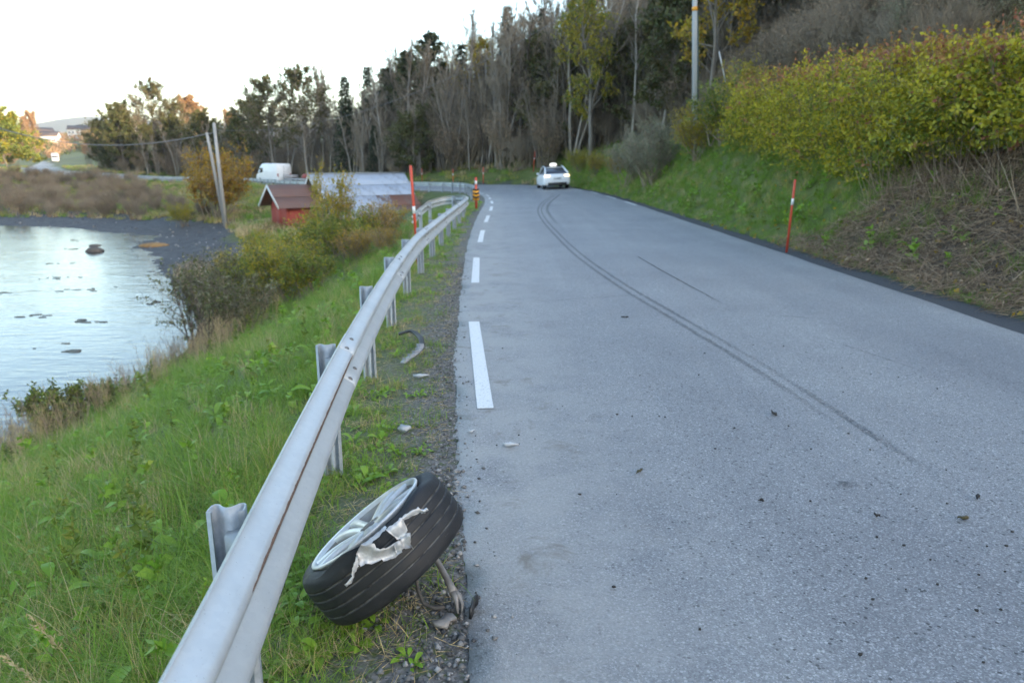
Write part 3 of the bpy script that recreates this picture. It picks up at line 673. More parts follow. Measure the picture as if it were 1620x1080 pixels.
# pieces of the torn rim, folded out over the tread: strips between two edges (v, u, n) in wheel axes
TORN = {
'bowl': ([(-.0598,.370,.1281),(-.0213,.378,.1016),(-.0277,.380,.0858),(-.0185,.380,.0688),(.0068,.380,.0586),(.0294,.380,.0554),(.0452,.380,.0541)], [(-.0893,.346,.109),(-.1064,.348,.077),(-.0888,.348,.0575),(-.0686,.346,.041),(-.0316,.345,.0243),(-.0004,.345,.0104),(.0397,.352,.0124)]),
'plate': ([(.0354,.385,.1141),(.0568,.390,.1121),(.0795,.392,.109),(.103,.388,.1119)], [(.0472,.372,.0562),(.0691,.376,.0517),(.0897,.374,.0506),(.106,.372,.0965)]),
'crumple': ([(.026,.378,.0549),(.0453,.384,.0526),(.0632,.376,.0538),(.0941,.384,.0486)], [(.0069,.366,.0108),(.0384,.376,.0156),(.0521,.362,.0088),(.0713,.374,.0076)]),
'arm': ([(.1035,.384,.1096),(.1346,.386,.1058),(.1724,.380,.0965),(.1733,.376,.0815),(.1931,.380,.0737)], [(.1054,.368,.0924),(.1326,.366,.0834),(.1664,.362,.0741),(.1795,.372,.0606),(.194,.370,.0611)]),
'tail': ([(-.089,.362,.1108),(-.1234,.364,.0907),(-.1438,.360,.0751),(-.1503,.364,.0617),(-.1856,.360,.0581)], [(-.1035,.350,.0768),(-.121,.352,.0692),(-.138,.350,.0633),(-.1483,.354,.0513),(-.1841,.352,.0437)]),
'blade': ([(-.0584,.36,.1261),(-.0102,.36,.1214),(.0437,.36,.1206)], [(-.0472,.375,.1129),(-.0082,.375,.1085),(.0442,.375,.1149)])}
rng = np.random.default_rng(11)
for key, (e1, e2) in TORN.items():
    e1 = np.array(e1); e2 = np.array(e2); n = len(e1); kk = 5; t = np.linspace(0, 1, kk)[None, :, None]
    u0 = np.linspace(0, n - 1, n * 3); e1 = np.stack([np.interp(u0, range(n), e1[:, i]) for i in range(3)], 1); e2 = np.stack([np.interp(u0, range(n), e2[:, i]) for i in range(3)], 1); n = len(u0)
    G = e1[:, None] * (1 - t) + e2[:, None] * t
    bulge = {'bowl': -.014, 'plate': .008, 'crumple': 0, 'arm': .008, 'tail': .005, 'blade': .004}[key]
    G[..., 1] += bulge * np.sin(t[..., 0] * math.pi) + (.0055 if key == 'crumple' else .0012) * rng.normal(size=G.shape[:2])
    jg = {'bowl': .0035, 'crumple': .007, 'plate': .002}.get(key, .0016); G[:, -1, 0] += jg * rng.normal(size=n); G[:, -1, 2] += jg * rng.normal(size=n); G[:, 0, 2] += .0015 * rng.normal(size=n)
    G = np.stack([G[..., 1], G[..., 0], G[..., 2]], -1)           # to local x=u, y=v, z=n
    V = np.concatenate([G.reshape(-1, 3), (G - [.0035, 0, 0]).reshape(-1, 3)]); i, j = np.meshgrid(np.arange(n-1), np.arange(kk-1), indexing='ij'); q = (i*kk+j).ravel(); o_ = n*kk
    f = np.stack([q, q+1, q+kk+1, q+kk], 1); F = [f, f[:, ::-1] + o_]
    for j in (0, kk-1): a = np.arange(n-1)*kk + j; F.append(np.stack([a, a+kk, a+kk+o_, a+o_], 1))
    for i in (0, n-1): a = i*kk + np.arange(kk-1); F.append(np.stack([a, a+1, a+1+o_, a+o_], 1))
    link(bpy.data.objects.new('torn_rim_piece', mesh_np('torn_rim_piece', V, F, M['alloy_raw'], False)), wheel)
Wi = (Matrix.Translation(Cw) @ Matrix((uw, vw, nw)).transposed().to_4x4()).inverted()
tolocal = lambda P: np.array([tuple(Wi @ Vector(p)) for p in P])
mb = MB()                                                          # track rod with forked end, holding the wheel off the ground
mb.tube(tolocal([(-.40, 2.80, .24), (-.33, 2.775, .135), (-.29, 2.71, .108), (-.258, 2.655, .084), (-.235, 2.61, .066)]), [.015, .0125, .0125, .0145, .019], 10)
mb.tube(tolocal([(-.238, 2.617, .066), (-.226, 2.588, .052), (-.219, 2.565, .034), (-.214, 2.548, .012)]), [.019, .012, .007, .004], 8)
mb.tube(tolocal([(-.238, 2.617, .066), (-.212, 2.60, .056), (-.198, 2.575, .036), (-.200, 2.552, .014)]), [.019, .011, .007, .004], 8)
mb.build('track_rod', M['arm'], wheel, True)
mb = MB(); mb.tube(tolocal([(-.44, 2.74, .16), (-.40, 2.70, .10), (-.385, 2.65, .05), (-.355, 2.60, .02), (-.31, 2.585, .012), (-.27, 2.59, .014)]), .0075, 8); mb.build('brake_hose', M['rubberhose'], wheel, True)

# ------------------------------------------------------------------ bits lying about
def shard(name, label, cat, loc, size, mat, seed, thick=.012, rz=0, ratio=.5, group=None, tilt=0):
    r = np.random.default_rng(seed); k = 9; a = np.arange(k) * 2*math.pi/k
    pts = [(size*.5*(1+.35*r.normal())*math.cos(t), size*.5*ratio*(1+.35*r.normal())*math.sin(t)) for t in a]
    mb = MB(); n0 = 0; mb.poly_prism(pts, 0, thick)
    V = np.concatenate(mb.v); V[:, 2] += .35*thick*r.normal(size=len(V)) + .02*size*np.sin(V[:, 0]/size*5); mb.v = [V]
    o = mb.build(name, mat); o.location = loc; o.rotation_euler = (tilt, 0, rz); return tag(o, label, cat, group)
def ribbon(name, label, cat, pts, w, h, mat, teeth=0):
    P = catmull(np.array(pts, float), lambda y: .03); T = nrm(np.gradient(P[:, :2], axis=0)); n_ = np.stack([T[:, 1], -T[:, 0]], 1)
    V = []
    for i, p in enumerate(P):
        for s, dz in ((-.5, 0), (.5, 0), (.5, h), (-.5, h)): V.append((p[0] + n_[i][0]*w*s, p[1] + n_[i][1]*w*s, p[2] + dz + .004*math.sin(i*.6)))
    k = len(P); mb = MB(); mb.add(V, [[4*i+j, 4*i+(j+1) % 4, 4*i+4+(j+1) % 4, 4*i+4+j] for i in range(k-1) for j in range(4)] + [[3, 2, 1, 0], [4*k-4, 4*k-3, 4*k-2, 4*k-1]])
    if teeth:
        for i in range(2, k-2, 3):
            c = P[i]; mb.box((c[0]-.035, c[1]-.006, c[2]), (c[0]+.035, c[1]+.006, c[2]+.03), None)
    return tag(mb.build(name, mat), label, cat)
ribbon('wheel_arch_trim', 'curved black plastic trim strip lying in the verge grass', 'trim strip', [(-1.16, 7.25, .04), (-1.05, 7.28, .06), (-.93, 7.10, .05), (-.87, 6.85, .02)], .05, .02, M['black_plastic'])
ribbon('bumper_bracket', 'grey toothed plastic bracket curved in the verge grass', 'bracket', [(-.97, 6.22, .02), (-.89, 6.42, .05), (-.86, 6.62, .05), (-.89, 6.8, .04)], .05, .015, M['bracket'], 1)
shard('plastic_shard', 'white plastic shard on the verge beside the guardrail post', 'shard', (-.73, 4.64, .0), .085, M['grey_plastic'], 1, .02, .3, .5)
shard('plastic_shard', 'long flat white shard in the verge grass below the toothed bracket', 'shard', (-.76, 5.9, .0), .12, M['grey_plastic'], 2, .015, .1, .35)
shard('plastic_shard', 'grey shard on the asphalt between wheel and first white dash', 'shard', (-.02, 4.32, .014), .075, M['grey_plastic'], 3, .014, -.1, .35)
shard('plastic_shard', 'small pale chip at the ragged asphalt edge beyond the wheel', 'shard', (-.275, 4.57, .012), .05, M['grey_plastic'], 4, .01, .2, .5)
shard('rust_flake', 'dark folded metal plate on the gravel below the forked rod', 'metal scrap', (-.255, 2.50, .01), .10, M['arm'], 5, .015, .5, .6, None, .15)
ribbon('plastic_clip', 'broken black plastic clip standing at the asphalt edge by the wheel', 'clip', [(-.165, 2.53, .0), (-.158, 2.56, .0), (-.156, 2.60, .0), (-.142, 2.635, .0)], .010, .045, M['black_plastic'])
M['chip'] = plain('dark_crumb', (.02, .018, .016), (.05, .043, .036), 40, .9)
M['clod'] = plain('dry_leaf_bit', (.05, .042, .02), (.10, .085, .04), 40, .9)
for i, (x, y, s, l) in enumerate([(2.27, 3.35, .06, 'curled dark leaf on the asphalt at the head of the crumb trail'), (2.49, 3.58, .045, 'dark twig bit on the asphalt beyond the crumb trail'), (1.85, 3.38, .04, 'dark chip on the asphalt below the oily stain'), (1.32, 3.54, .025, 'tiny dark chip alone on the middle of the road'), (.74, 3.92, .05, 'dry leaf fragment on the asphalt left of the tyre tracks'), (1.874, 4.92, .06, 'dark double crumb on the asphalt beside the tyre track'), (1.31, 8.25, .07, 'dark lump on the asphalt between the two tyre tracks')]):
    shard('debris_bit', l, 'debris', (x, y, .014), s, M['clod'] if i in (0, 4) else M['chip'], 20+i, .008, i, .45)
rng = np.random.default_rng(5); mb = MB()
for _ in range(85):
    if rng.random() < .5: x, y = 2.2 + .35*rng.normal(), 3.0 + .45*rng.normal()
    else: x, y = rng.uniform(-.1, 3.4), rng.uniform(1.6, 7)
    s = rng.uniform(.0025, .0075); a = rng.uniform(0, 3); mb.poly_prism([(x+s*math.cos(a+t)*rng.uniform(.6, 1.3)*1.3, y+s*math.sin(a+t)*rng.uniform(.6, 1.3)) for t in (0, 1.25, 2.5, 3.75, 5)], .012, .016 + s*.4)
tag(mb.build('road_crumbs', M['chip']), kind='stuff')
V, F, t = strip([(1.80, 3.72), (1.86, 3.76), (1.95, 3.77)], [.05, .09, .05], .0055, jag=.01, seed=3)
me = mesh_np('oil_stain', V, F, M['skid']); put_attr(me, 'fade', np.minimum(sstep(t, 0, .3), 1 - sstep(t, .7, 1))); link(bpy.data.objects.new('oil_stain', me), road)
# loose stones along the ragged edge and in the dirt
m, nt, b = newmat('stones'); g = N(nt, "ShaderNodeNewGeometry"); nt.links.new(ramp(nt, g.outputs['Random Per Island'], [(0, (.05, .05, .052)), (.4, (.13, .125, .12)), (.8, (.22, .215, .21)), (1, (.36, .35, .34))]), b.inputs['Base Color']); b.inputs['Roughness'].default_value = .85
M['stones'] = m
def pebbles(name, P, sz, mat, seed=0):
    r = np.random.default_rng(seed); n = len(P)
    oc = np.array([[1,0,0],[0,1,0],[-1,0,0],[0,-1,0],[0,0,.75],[0,0,-.5]], float); f8 = np.array([[0,1,4],[1,2,4],[2,3,4],[3,0,4],[1,0,5],[2,1,5],[3,2,5],[0,3,5]])
    a = r.uniform(0, 6.28, n); V = oc[None] * (sz[:, None, None] * r.uniform(.6, 1.25, (n, 6, 1))); ca, sa = np.cos(a)[:, None], np.sin(a)[:, None]
    V = np.stack([V[..., 0]*ca - V[..., 1]*sa, V[..., 0]*sa + V[..., 1]*ca, V[..., 2]], -1) + P[:, None]
    F = (np.arange(n)[:, None, None]*6 + f8[None]).reshape(-1, 3)
    return tag(link(bpy.data.objects.new(name, mesh_np(name, V.reshape(-1, 3), F, mat))), kind='stuff')
n = 9000; y = 1.2 + 12 * rng.random(n) ** 1.8; li = np.array([np.argmin(np.abs(STF[:, 1] - v)) for v in y])
edge = STF[li, 0] - STF[li, 2]; off = -.30 + .34 * rng.random(n) ** .6 + .10 * rng.normal(size=n); x = edge + off
z = land(x, y); z = np.where(off > .0, np.maximum(z, .001), z)
sz = .003 + .009 * rng.random(n) ** 3 * (1 + (y < 4)) + y * .0004
keep = (off < .03) | (rng.random(n) < .12); pebbles('gravel', np.column_stack([x, y, z + sz*.2])[keep], sz[keep], M['stones'], 2)

# ------------------------------------------------------------------ roadside poles and poles with wires
M['pole_red'] = plain('fluorescent_red', (.52, .055, .028), (.62, .085, .04), 5, .5); M['white_band'] = plain('reflective_band', (.80, .80, .80), (.7, .7, .7), 20, .35)
M['sign_yellow'] = plain('sign_yellow', (.78, .34, .02), (.74, .32, .02), 5, .45); M['sign_black'] = plain('sign_black', (.02, .02, .02), None, 5, .5)
def snow_pole(x, y, h, label, lean=(0, 0), r=.024, band=.62, z=None):
    z = gz(x, y) if z is None else z
    o = empty('snow_pole', (x, y, z - .05), 0, label, 'snow pole'); o.rotation_euler = (lean[0], lean[1], 0)
    mb = MB(); mb.tube([(0, 0, 0), (0, 0, h), (0, 0, h + .012)], [r, r*.95, r*.5], 10); mb.build('shaft', M['pole_red'], o, True)
    mb = MB(); mb.tube([(0, 0, h*band), (0, 0, h*band + .13)], r + .002, 10); mb.build('reflector_band', M['white_band'], o, True); return o
snow_pole(-1.72, 13.3, 1.85, 'tall leaning red snow pole with white band behind the near guardrail', (.0, -.045), .027, .55)
sp = snow_pole(-1.43, 29.5, 1.28, 'short thick red pole carrying the orange and black chevron board', (0, 0), .05, .80)
bd = MB(); bd.box((-.125, -.075, .40), (.125, -.06, .84)); board = bd.build('sign_board', M['sign_yellow'], sp)
for k in range(3):                                                # black chevron stripes on the board
    zc = .47 + .145 * k; mb = MB()
    for sx in (-1, 1):
        V = [(0, -.0775, zc), (0, -.0775, zc + .07), (sx*.12, -.0775, zc + .105), (sx*.12, -.0775, zc + .035), (0, -.0755, zc), (0, -.0755, zc+.07), (sx*.12, -.0755, zc+.105), (sx*.12, -.0755, zc+.035)]
        mb.add(V, [[0, 1, 2, 3], [4, 7, 6, 5], [0, 4, 5, 1], [1, 5, 6, 2], [2, 6, 7, 3], [3, 7, 4, 0]])
    mb.build('chevron', M['sign_black'], board)
snow_pole(5.66, 15.0, 1.5, 'red snow pole with white band at the foot of the green right-hand bank', (.0, .03), .024, .67)
snow_pole(1.9, 66.5, 1.75, 'faint red snow pole just left of the white taxi', (.0, .08), .035)
snow_pole(-2.6, 67.5, 1.6, 'red snow pole beyond the bend right of the chevron pole', (0, 0), .04)
snow_pole(-5.5, 69.5, 1.5, 'red snow pole above the middle of the curved guardrail', (0, 0), .035)
snow_pole(-9.0, 74.5, 1.5, 'thin red snow pole just above the ridge end of the metal roof', (0, 0), .03)
M['pole_wood'] = plain('weathered_pole_wood', (.30, .29, .28), (.42, .41, .40), 3, .85, 0, .2, 30, (1, 1, .12))
M['pole_grey'] = plain('pale_pole', (.34, .36, .37), (.46, .48, .49), 2, .75, 0, .1, 30, (1, 1, .12))
M['wire'] = plain('wire', (.20, .20, .21), None, 3, .5); M['cable_guard'] = plain('cable_guard', (.05, .085, .075), None, 3, .6); M['insul'] = plain('insulator', (.5, .5, .5), (.4, .38, .36), 9, .3)
zp = gz(-21.45, 55)
up = empty('utility_pole', (-21.45, 55, zp - .1), 0, 'pale wooden utility pole with a leaning strut at the head of the bay', 'utility pole')
mb = MB(); mb.tube([(0, 0, 0), (-.10, 0, 4), (-.18, 0, 7.55)], [.15, .13, .11], 12); mb.build('pole', M['pole_wood'], up, True)
mb = MB(); mb.tube([(-.18, .35, 0), (-.62, .15, 5), (-.78, .05, 6.9)], [.13, .115, .10], 12); mb.build('strut', M['pole_wood'], up, True)
mb = MB(); mb.tube([(-.95, 0, 6.75), (.0, 0, 6.95)], .03, 8); mb.build('cross_bar', M['wire'], up); mb = MB(); mb.lathe([(0, .12), (.04, .11), (.05, .06), (.035, .0)], 10); o = mb.build('insulator', M['insul'], up); o.location = (-.18, 0, 7.5)
zq = gz(8.75, 36)
tp = empty('telephone_pole', (8.75, 36, zq - .2), 0, 'tall pale telephone pole rising from behind the hedge end', 'telephone pole')
mb = MB(); mb.tube([(0, 0, 0), (-.35, 0, 6), (-.72, 0, 12.5)], [.125, .115, .095], 14); mb.build('pole', M['pole_grey'], tp, True)
mb = MB(); mb.box((.125, -.03, 0), (.18, .03, 6.3), Matrix.Rotation(-.058, 4, 'Y')); mb.build('cable_guard', M['cable_guard'], tp)
mb = MB(); mb.tube([(-.366, 0, 6.28), (-.377, 0, 6.46)], .125, 14); mb.build('marker_band', M['sign_yellow'], tp, True)
mb = MB(); mb.box((-.36, -.10, 8.0), (-.16, .10, 8.3)); mb.tube([(-.5, 0, 8.55), (.02, 0, 8.7)], .02, 6); mb.build('junction_box', M['pole_grey'], tp)
gw = empty('guy_wire', (10.9, 37.5, gz(10.9, 37.5)), 0, 'slanting guy wire with white sleeve right of the telephone pole', 'guy wire')
a = np.array([0, 0, 0.]); d = np.array([8.3 - 10.9, 36 - 37.5, zq + 8.9 - gz(10.9, 37.5)])
mb = MB(); mb.tube([a, d], .012, 6); mb.build('wire', M['wire'], gw); mb = MB(); mb.tube([a + d*.18, a + d*.40], .022, 8); mb.build('sleeve', M['white_band'], gw)
def wire(label, A, B, sag, r=.018, n=24):
    t = np.linspace(0, 1, n)[:, None]; P = np.array(A)*(1-t) + np.array(B)*t; P[:, 2] -= (4*sag*t*(1-t))[:, 0]
    mb = MB(); mb.tube(P, r, 6); return tag(mb.build('overhead_wire', M['wire'], None, True), label, 'wire')
top = (-21.65, 55, zp + 7.0)
wire('thick sagging overhead wire running left from the utility pole across the bay head', (-22.1, 55.1, zp + 6.75), (-52, 66, 7.9), 2.35, .035)
wire('thin overhead wire from the utility pole across the wood to the telephone pole', top, (8.2, 36, zq + 9.6), 2.6, .010)
mb = MB(); mb.tube([(0, 0, 0), (0, 0, 7.0), (0, 0, 10.6)], [.15, .13, .11], 10)
po = empty('utility_pole', (-52, 66, gz(-52, 66) - .2), 0, 'plain utility pole carrying the far end of the sagging wire', 'utility pole'); mb.build('pole', M['pole_wood'], po, True)

# ------------------------------------------------------------------ boathouse
M['red_wood'] = plain('red_boards', (.44, .085, .065), (.34, .065, .05), 6, .8); M['white_wood'] = plain('white_boards', (.72, .72, .70), (.6, .6, .58), 6, .7); M['grey_wood'] = plain('pale_grey_boards', (.40, .37, .33), (.30, .28, .25), 6, .85)
def rustsheet(name, lo, hi):
    m, nt, b = newmat(name); co = coords(nt); oi = N(nt, "ShaderNodeObjectInfo")
    w = attr(nt, 'rust'); f = math_(nt, 'ADD', math_(nt, 'ADD', math_(nt, 'MULTIPLY', noise(nt, co, 1.6, 7, .7), .75), w), math_(nt, 'MULTIPLY', oi.outputs['Random'], .10))
    col = ramp(nt, f, [(lo, (.46, .50, .56)), (lo + .10, (.34, .36, .40)), (lo + .17, (.19, .12, .09)), (hi, (.21, .085, .045))])
    nt.links.new(col, b.inputs['Base Color']); b.inputs['Roughness'].default_value = .5; b.inputs['Metallic'].default_value = .15; return m
M['sheet'] = rustsheet('zinc_sheet', .44, .80); M['sheet_r'] = rustsheet('rusted_sheet', .26, .95)
ru = np.array([.79, .61, 0]); ru /= np.linalg.norm(ru); rv = np.array([ru[1], -ru[0], 0])
bh = empty('boathouse', (-13.5, 50.0, -2.4), math.atan2(ru[1], ru[0]), 'boathouse with rusty metal roof and lower red gabled annex at the head of the bay', 'boathouse')
def sheet_mesh(w, l, rustv, mat):
    n = 13; xs = np.linspace(0, w, n); zz = .018 * (np.arange(n) % 2); V = []
    for t in (0, 1):
        for i in range(n): V.append((xs[i], t * l, zz[i]))
    V = np.array(V + [(x, y, z - .006) for x, y, z in V]); k = n; F = [[i, i+1, k+i+1, k+i] for i in range(n-1)]; F += [[a[3]+2*k, a[2]+2*k, a[1]+2*k, a[0]+2*k] for a in F]
    F += [[i+1, i, 2*k+i, 2*k+i+1] for i in range(n-1)]
    me = mesh_np('roof_sheet', V, np.array(F), mat); put_attr(me, 'rust', np.full(len(V), rustv)); return me
def roof(parent, x0, x1, half, zr, ze, ncol, nrow, mat, rustf, ov=.12):
    """gable roof, ridge along local x at y=0; panels are parts"""
    sl = math.hypot(half, zr - ze); a = math.atan2(zr - ze, half); w = (x1 - x0) / ncol; l = sl / nrow
    for side in (-1, 1):
        for c in range(ncol):
            for r in range(nrow):
                fx, fr = (c + .5) / ncol, (r + .5) / nrow
                me = sheet_mesh(w * 1.06, l + ov, rustf(fx, fr) if side < 0 else .1, mat)
                o = link(bpy.data.objects.new('roof_sheet', me), parent)
                o.matrix_local = Matrix.Translation((x0 + (c if side < 0 else c + 1) * w, 0, zr)) @ Matrix.Rotation(0 if side > 0 else 0, 4, 'Z') @ (Matrix.Rotation(-math.pi if side < 0 else 0, 4, 'Z') @ Matrix.Translation((-w if side < 0 else -w, 0, 0)) @ Matrix.Rotation(-a, 4, 'X')) @ Matrix.Translation((0, r * l, .03 + .012 * (nrow - r)))
H_ = 2.4
def gable_walls(parent, x0, x1, half, zr, ze, mat, name='wall', boards=True):
    mb = MB(); t = .12
    for x in (x0, x1 - t):
        V = [(x, -half, 0), (x, half, 0), (x, half, ze), (x, 0, zr - .06), (x, -half, ze), (x+t, -half, 0), (x+t, half, 0), (x+t, half, ze), (x+t, 0, zr - .06), (x+t, -half, ze)]
        n0 = mb.n; mb.add(V, [[0, 1, 2, 4], [5, 9, 7, 6], [0, 5, 6, 1], [1, 6, 7, 2], [4, 9, 5, 0], [2, 7, 8, 3], [3, 8, 9, 4]]); mb.more([[4, 2, 3], [9, 8, 7]], n0)
    for s in (-1, 1): mb.box((x0 + t, s*half - (t if s > 0 else 0), 0), (x1 - t, s*half + (0 if s > 0 else t), ze))
    mb.build(name, mat, parent)
    if boards:
        for k in range(int(half*2/.22)):
            y = -half + .11 + k*.22; h = ze + (zr - .1 - ze) * (1 - abs(y)/half); bm_ = MB(); bm_.box((x0 - .022, y - .10, .02), (x0 - .002, y + .10, h)); bm_.build('plank', mat, parent)
gable_walls(bh, .15, 6.85, 2.45, 3.35, .75, M['grey_wood'], 'wall')
roof(bh, -.15, 7.1, 2.8, 3.42, .62, 7, 4, M['sheet'], lambda fx, fr: .34*math.exp(-((fx-.86)/.2)**2 - ((fr-.72)/.25)**2) + .12*fr*fx)
mb = MB(); mb.box((-.25, -.14, 3.44), (7.2, .14, 3.50)); mb.build('ridge_cap', M['galv'], bh)
def verge_boards(parent, x, half, zr, ze, mat):
    for s in (-1, 1):
        L_ = math.hypot(half, zr-ze); a = math.atan2(zr-ze, half); mb = MB(); mb.box((-.02, 0, -.10), (.03, L_, .06)); o = mb.build('bargeboard', mat, parent)
        o.matrix_local = Matrix.Translation((x, 0, zr)) @ Matrix.Rotation(0 if s > 0 else math.pi, 4, 'Z') @ Matrix.Rotation(-a, 4, 'X')
verge_boards(bh, -.17, 2.8, 3.42, .62, M['white_wood'])
gable_walls(bh, -2.35, .13, 1.42, 2.60, 1.40, M['red_wood'], 'annex_wall')
roof(bh, -3.0, -.05, 1.85, 2.72, 1.38, 4, 2, M['sheet_r'], lambda fx, fr: .3)
verge_boards(bh, -3.03, 1.85, 2.74, 1.36, M['white_wood'])
mb = MB(); mb.box((-2.38, -.42, .15), (-2.30, .42, 1.75)); mb.build('door', M['red_wood'], bh)

# ------------------------------------------------------------------ vehicles
M['car_white'] = plain('white_car_paint', (.82, .83, .84), (.80, .81, .82), 1, .25, 0, 0); M['glass'] = plain('dark_glass', (.02, .028, .04), (.025, .03, .045), 1, .06, 0, 0, spec=.9)
M['tail_red'] = plain('tail_lamp_red', (.35, .03, .02), None, 1, .3); M['plate'] = plain('number_plate', (.7, .7, .7), (.25, .25, .27), 22, .4)
def lamp(name, col, st):
    m, nt, b = newmat(name); b.inputs['Base Color'].default_value = (*col, 1); b.inputs['Emission Color'].default_value = (*col, 1); b.inputs['Emission Strength'].default_value = st; return m
M['lit_lamp'] = lamp('lit_lamp', (1, .72, .30), .9); M['roof_sign'] = lamp('lit_roof_sign', (1, .95, .85), .25)
def loft(rings, closed_ends=True):
    mb = MB(); k = len(rings[0]); V = np.concatenate([np.array(r, float) for r in rings]); n = len(rings)
    mb.add(V, [[i*k+j, i*k+(j+1) % k, (i+1)*k+(j+1) % k, (i+1)*k+j] for i in range(n-1) for j in range(k)])
    if closed_ends:
        c0 = np.mean(rings[0], axis=0); c1 = np.mean(rings[-1], axis=0); mb.v.append(np.array([c0, c1])); mb.n += 2; q = n*k
        mb.f3.append(np.array([[(j+1) % k, j, q] for j in range(k)] + [[(n-1)*k+j, (n-1)*k+(j+1) % k, q+1] for j in range(k)]))
    return mb
def rrect(y, hw, z0, z1, r=.12, tuck=.06):
    """section across the car at length y"""
    return [(-hw+tuck, y, z0), (hw-tuck, y, z0), (hw-.01, y, z0+r), (hw, y, (z0+z1)/2), (hw-.02, y, z1-r), (hw-r, y, z1), (-hw+r, y, z1), (-hw+.02, y, z1-r), (-hw, y, (z0+z1)/2), (-hw+.01, y, z0+r)]
def wheel_parts(parent, x, y, r=.35, w=.23):
    mb = MB(); s = 1 if x > 0 else -1
    mb.lathe([(r*.62, -w/2), (r*.93, -w/2), (r, -w*.35), (r, w*.35), (r*.93, w/2), (r*.62, w/2)], 24)
    wh = mb.build('wheel', M['rubber'], parent, True); wh.location = (x, y, r); wh.rotation_euler = (0, R(90)*s, 0)
    mb = MB(); mb.lathe([(0, w*.42), (r*.2, w*.42), (r*.55, w*.36), (r*.64, w*.46), (r*.66, w*.3)], 20)
    for k in range(5): mb.box((r*.12, -.035, w*.38), (r*.6, .035, w*.46), Matrix.Rotation(2*math.pi*k/5, 4, 'Z'))
    mb.build('rim', M['alloy'], wh, False)
hd = R(5.5)
taxi = empty('taxi', (3.22, 52.4, road_pt(54, 3.2) + .005), hd, 'white taxi with lit roof sign driving away round the bend', 'taxi'); taxi.rotation_euler = (0, R(-2.6), hd)
secs = [(0, .80, .42, .86), (.06, .90, .33, .98), (.25, .95, .28, 1.06), (.7, .965, .25, 1.04), (1.6, .965, .22, 1.0), (2.8, .965, .22, .98), (3.6, .96, .22, .95), (4.2, .94, .24, .86), (4.6, .86, .28, .72), (4.75, .70, .36, .60)]
loft([rrect(*s) for s in secs]).build('body', M['car_white'], taxi, True)
gs = [(.28, .80, .80, 1.04, 1.06), (.75, .78, .68, 1.02, 1.30), (1.4, .80, .62, 1.0, 1.54), (2.1, .82, .60, .98, 1.625), (2.7, .82, .60, .97, 1.60), (3.2, .80, .62, .96, 1.40), (3.75, .76, .74, .94, .98)]
loft([[(-wb, y, zb), (wb, y, zb), (wt + .06, y, zt - .08 if zt - zb > .2 else zt - .01), (wt - .05, y, zt), (-wt + .05, y, zt), (-wt - .06, y, zt - .08 if zt - zb > .2 else zt - .01)] for y, wb, wt, zb, zt in gs]).build('cabin_glass', M['glass'], taxi, True)
for s in (-1, 1):                                                  # roof pillars and rails in body colour
    mb = MB(); mb.tube([(s*.82, .3, 1.06), (s*.73, .78, 1.29), (s*.665, 1.4, 1.5), (s*.645, 2.1, 1.575), (s*.65, 2.7, 1.55), (s*.70, 3.2, 1.36), (s*.76, 3.75, .99)], [.07, .065, .05, .035, .035, .04, .04], 8); mb.build('roof_pillar', M['car_white'], taxi, True)
mb = MB(); mb.box((-.60, 1.15, 1.47), (.60, 1.38, 1.515), Matrix.Translation((0, 0, 0))); mb.build('rear_spoiler', M['car_white'], taxi)
mb = MB(); mb.box((-.66, -.035, .26), (.66, .2, .47)); mb.build('rear_bumper_insert', M['black_plastic'], taxi)
for s in (-1, 1):
    mb = MB(); mb.box((s*.70 - .17, .0, .87), (s*.70 + .17, .2, .99)); o = mb.build('tail_light', M['lit_lamp'], taxi)
    mb = MB(); mb.box((s*.985 - .08, 2.95, .98), (s*.985 + .08, 3.12, 1.12)); mb.build('door_mirror', M['car_white'], taxi)
mb = MB(); mb.box((-.26, -.03, .70), (.26, .02, .81)); mb.build('number_plate', M['plate'], taxi)
for x in (-.83, .83):
    for y in (.95, 3.82): wheel_parts(taxi, x, y, .355)
rs = loft([[(-.24*k, -.075*k, z), (.24*k, -.075*k, z), (.24*k, .075*k, z), (-.24*k, .075*k, z)] for z, k in ((0, 1), (.06, 1.05), (.15, .95), (.19, .6))]).build('roof_sign', M['roof_sign'], taxi, True); rs.location = (0, 1.75, 1.60)

M['van_white'] = plain('van_white', (.80, .81, .82), (.72, .73, .74), .8, .35); M['deck'] = plain('trailer_deck', (.30, .30, .31), (.42, .42, .43), 2, .6); M['load_red'] = plain('red_load', (.30, .04, .035), None, 2, .5)
M['teal'] = plain('dark_teal_sill', (.03, .07, .075), None, 2, .5)
i = int(np.argmin(np.hypot(RC[:, 0] + 30.2, RC[:, 1] - 97))); vh = math.atan2(RT[i][1], RT[i][0]) - math.pi/2 + R(12)
vc = RC[i, :2] + RN[i]*(-1.4)
van = empty('van', (vc[0], vc[1], RC[i, 3] + .02), vh, 'white high-roofed van on the far road above the red annex', 'van')
secs = [(-2.9, .96, .38, 2.30), (-2.8, .99, .34, 2.46), (0, .99, .34, 2.50), (1.0, .99, .34, 2.46), (1.55, .97, .34, 2.2), (2.1, .96, .34, 1.55), (2.75, .92, .36, 1.18), (2.95, .84, .42, .95)]
loft([rrect(y, hw, z0, z1, .14, .04) for y, hw, z0, z1 in secs]).build('body', M['van_white'], van, True)
mb = loft([[(-.86, 1.62, 2.06), (.86, 1.62, 2.06), (.86, 1.60, 2.12), (-.86, 1.60, 2.12)], [(-.90, 2.20, 1.50), (.90, 2.20, 1.50), (.90, 2.22, 1.54), (-.90, 2.22, 1.54)]]); mb.build('windscreen', M['glass'], van)
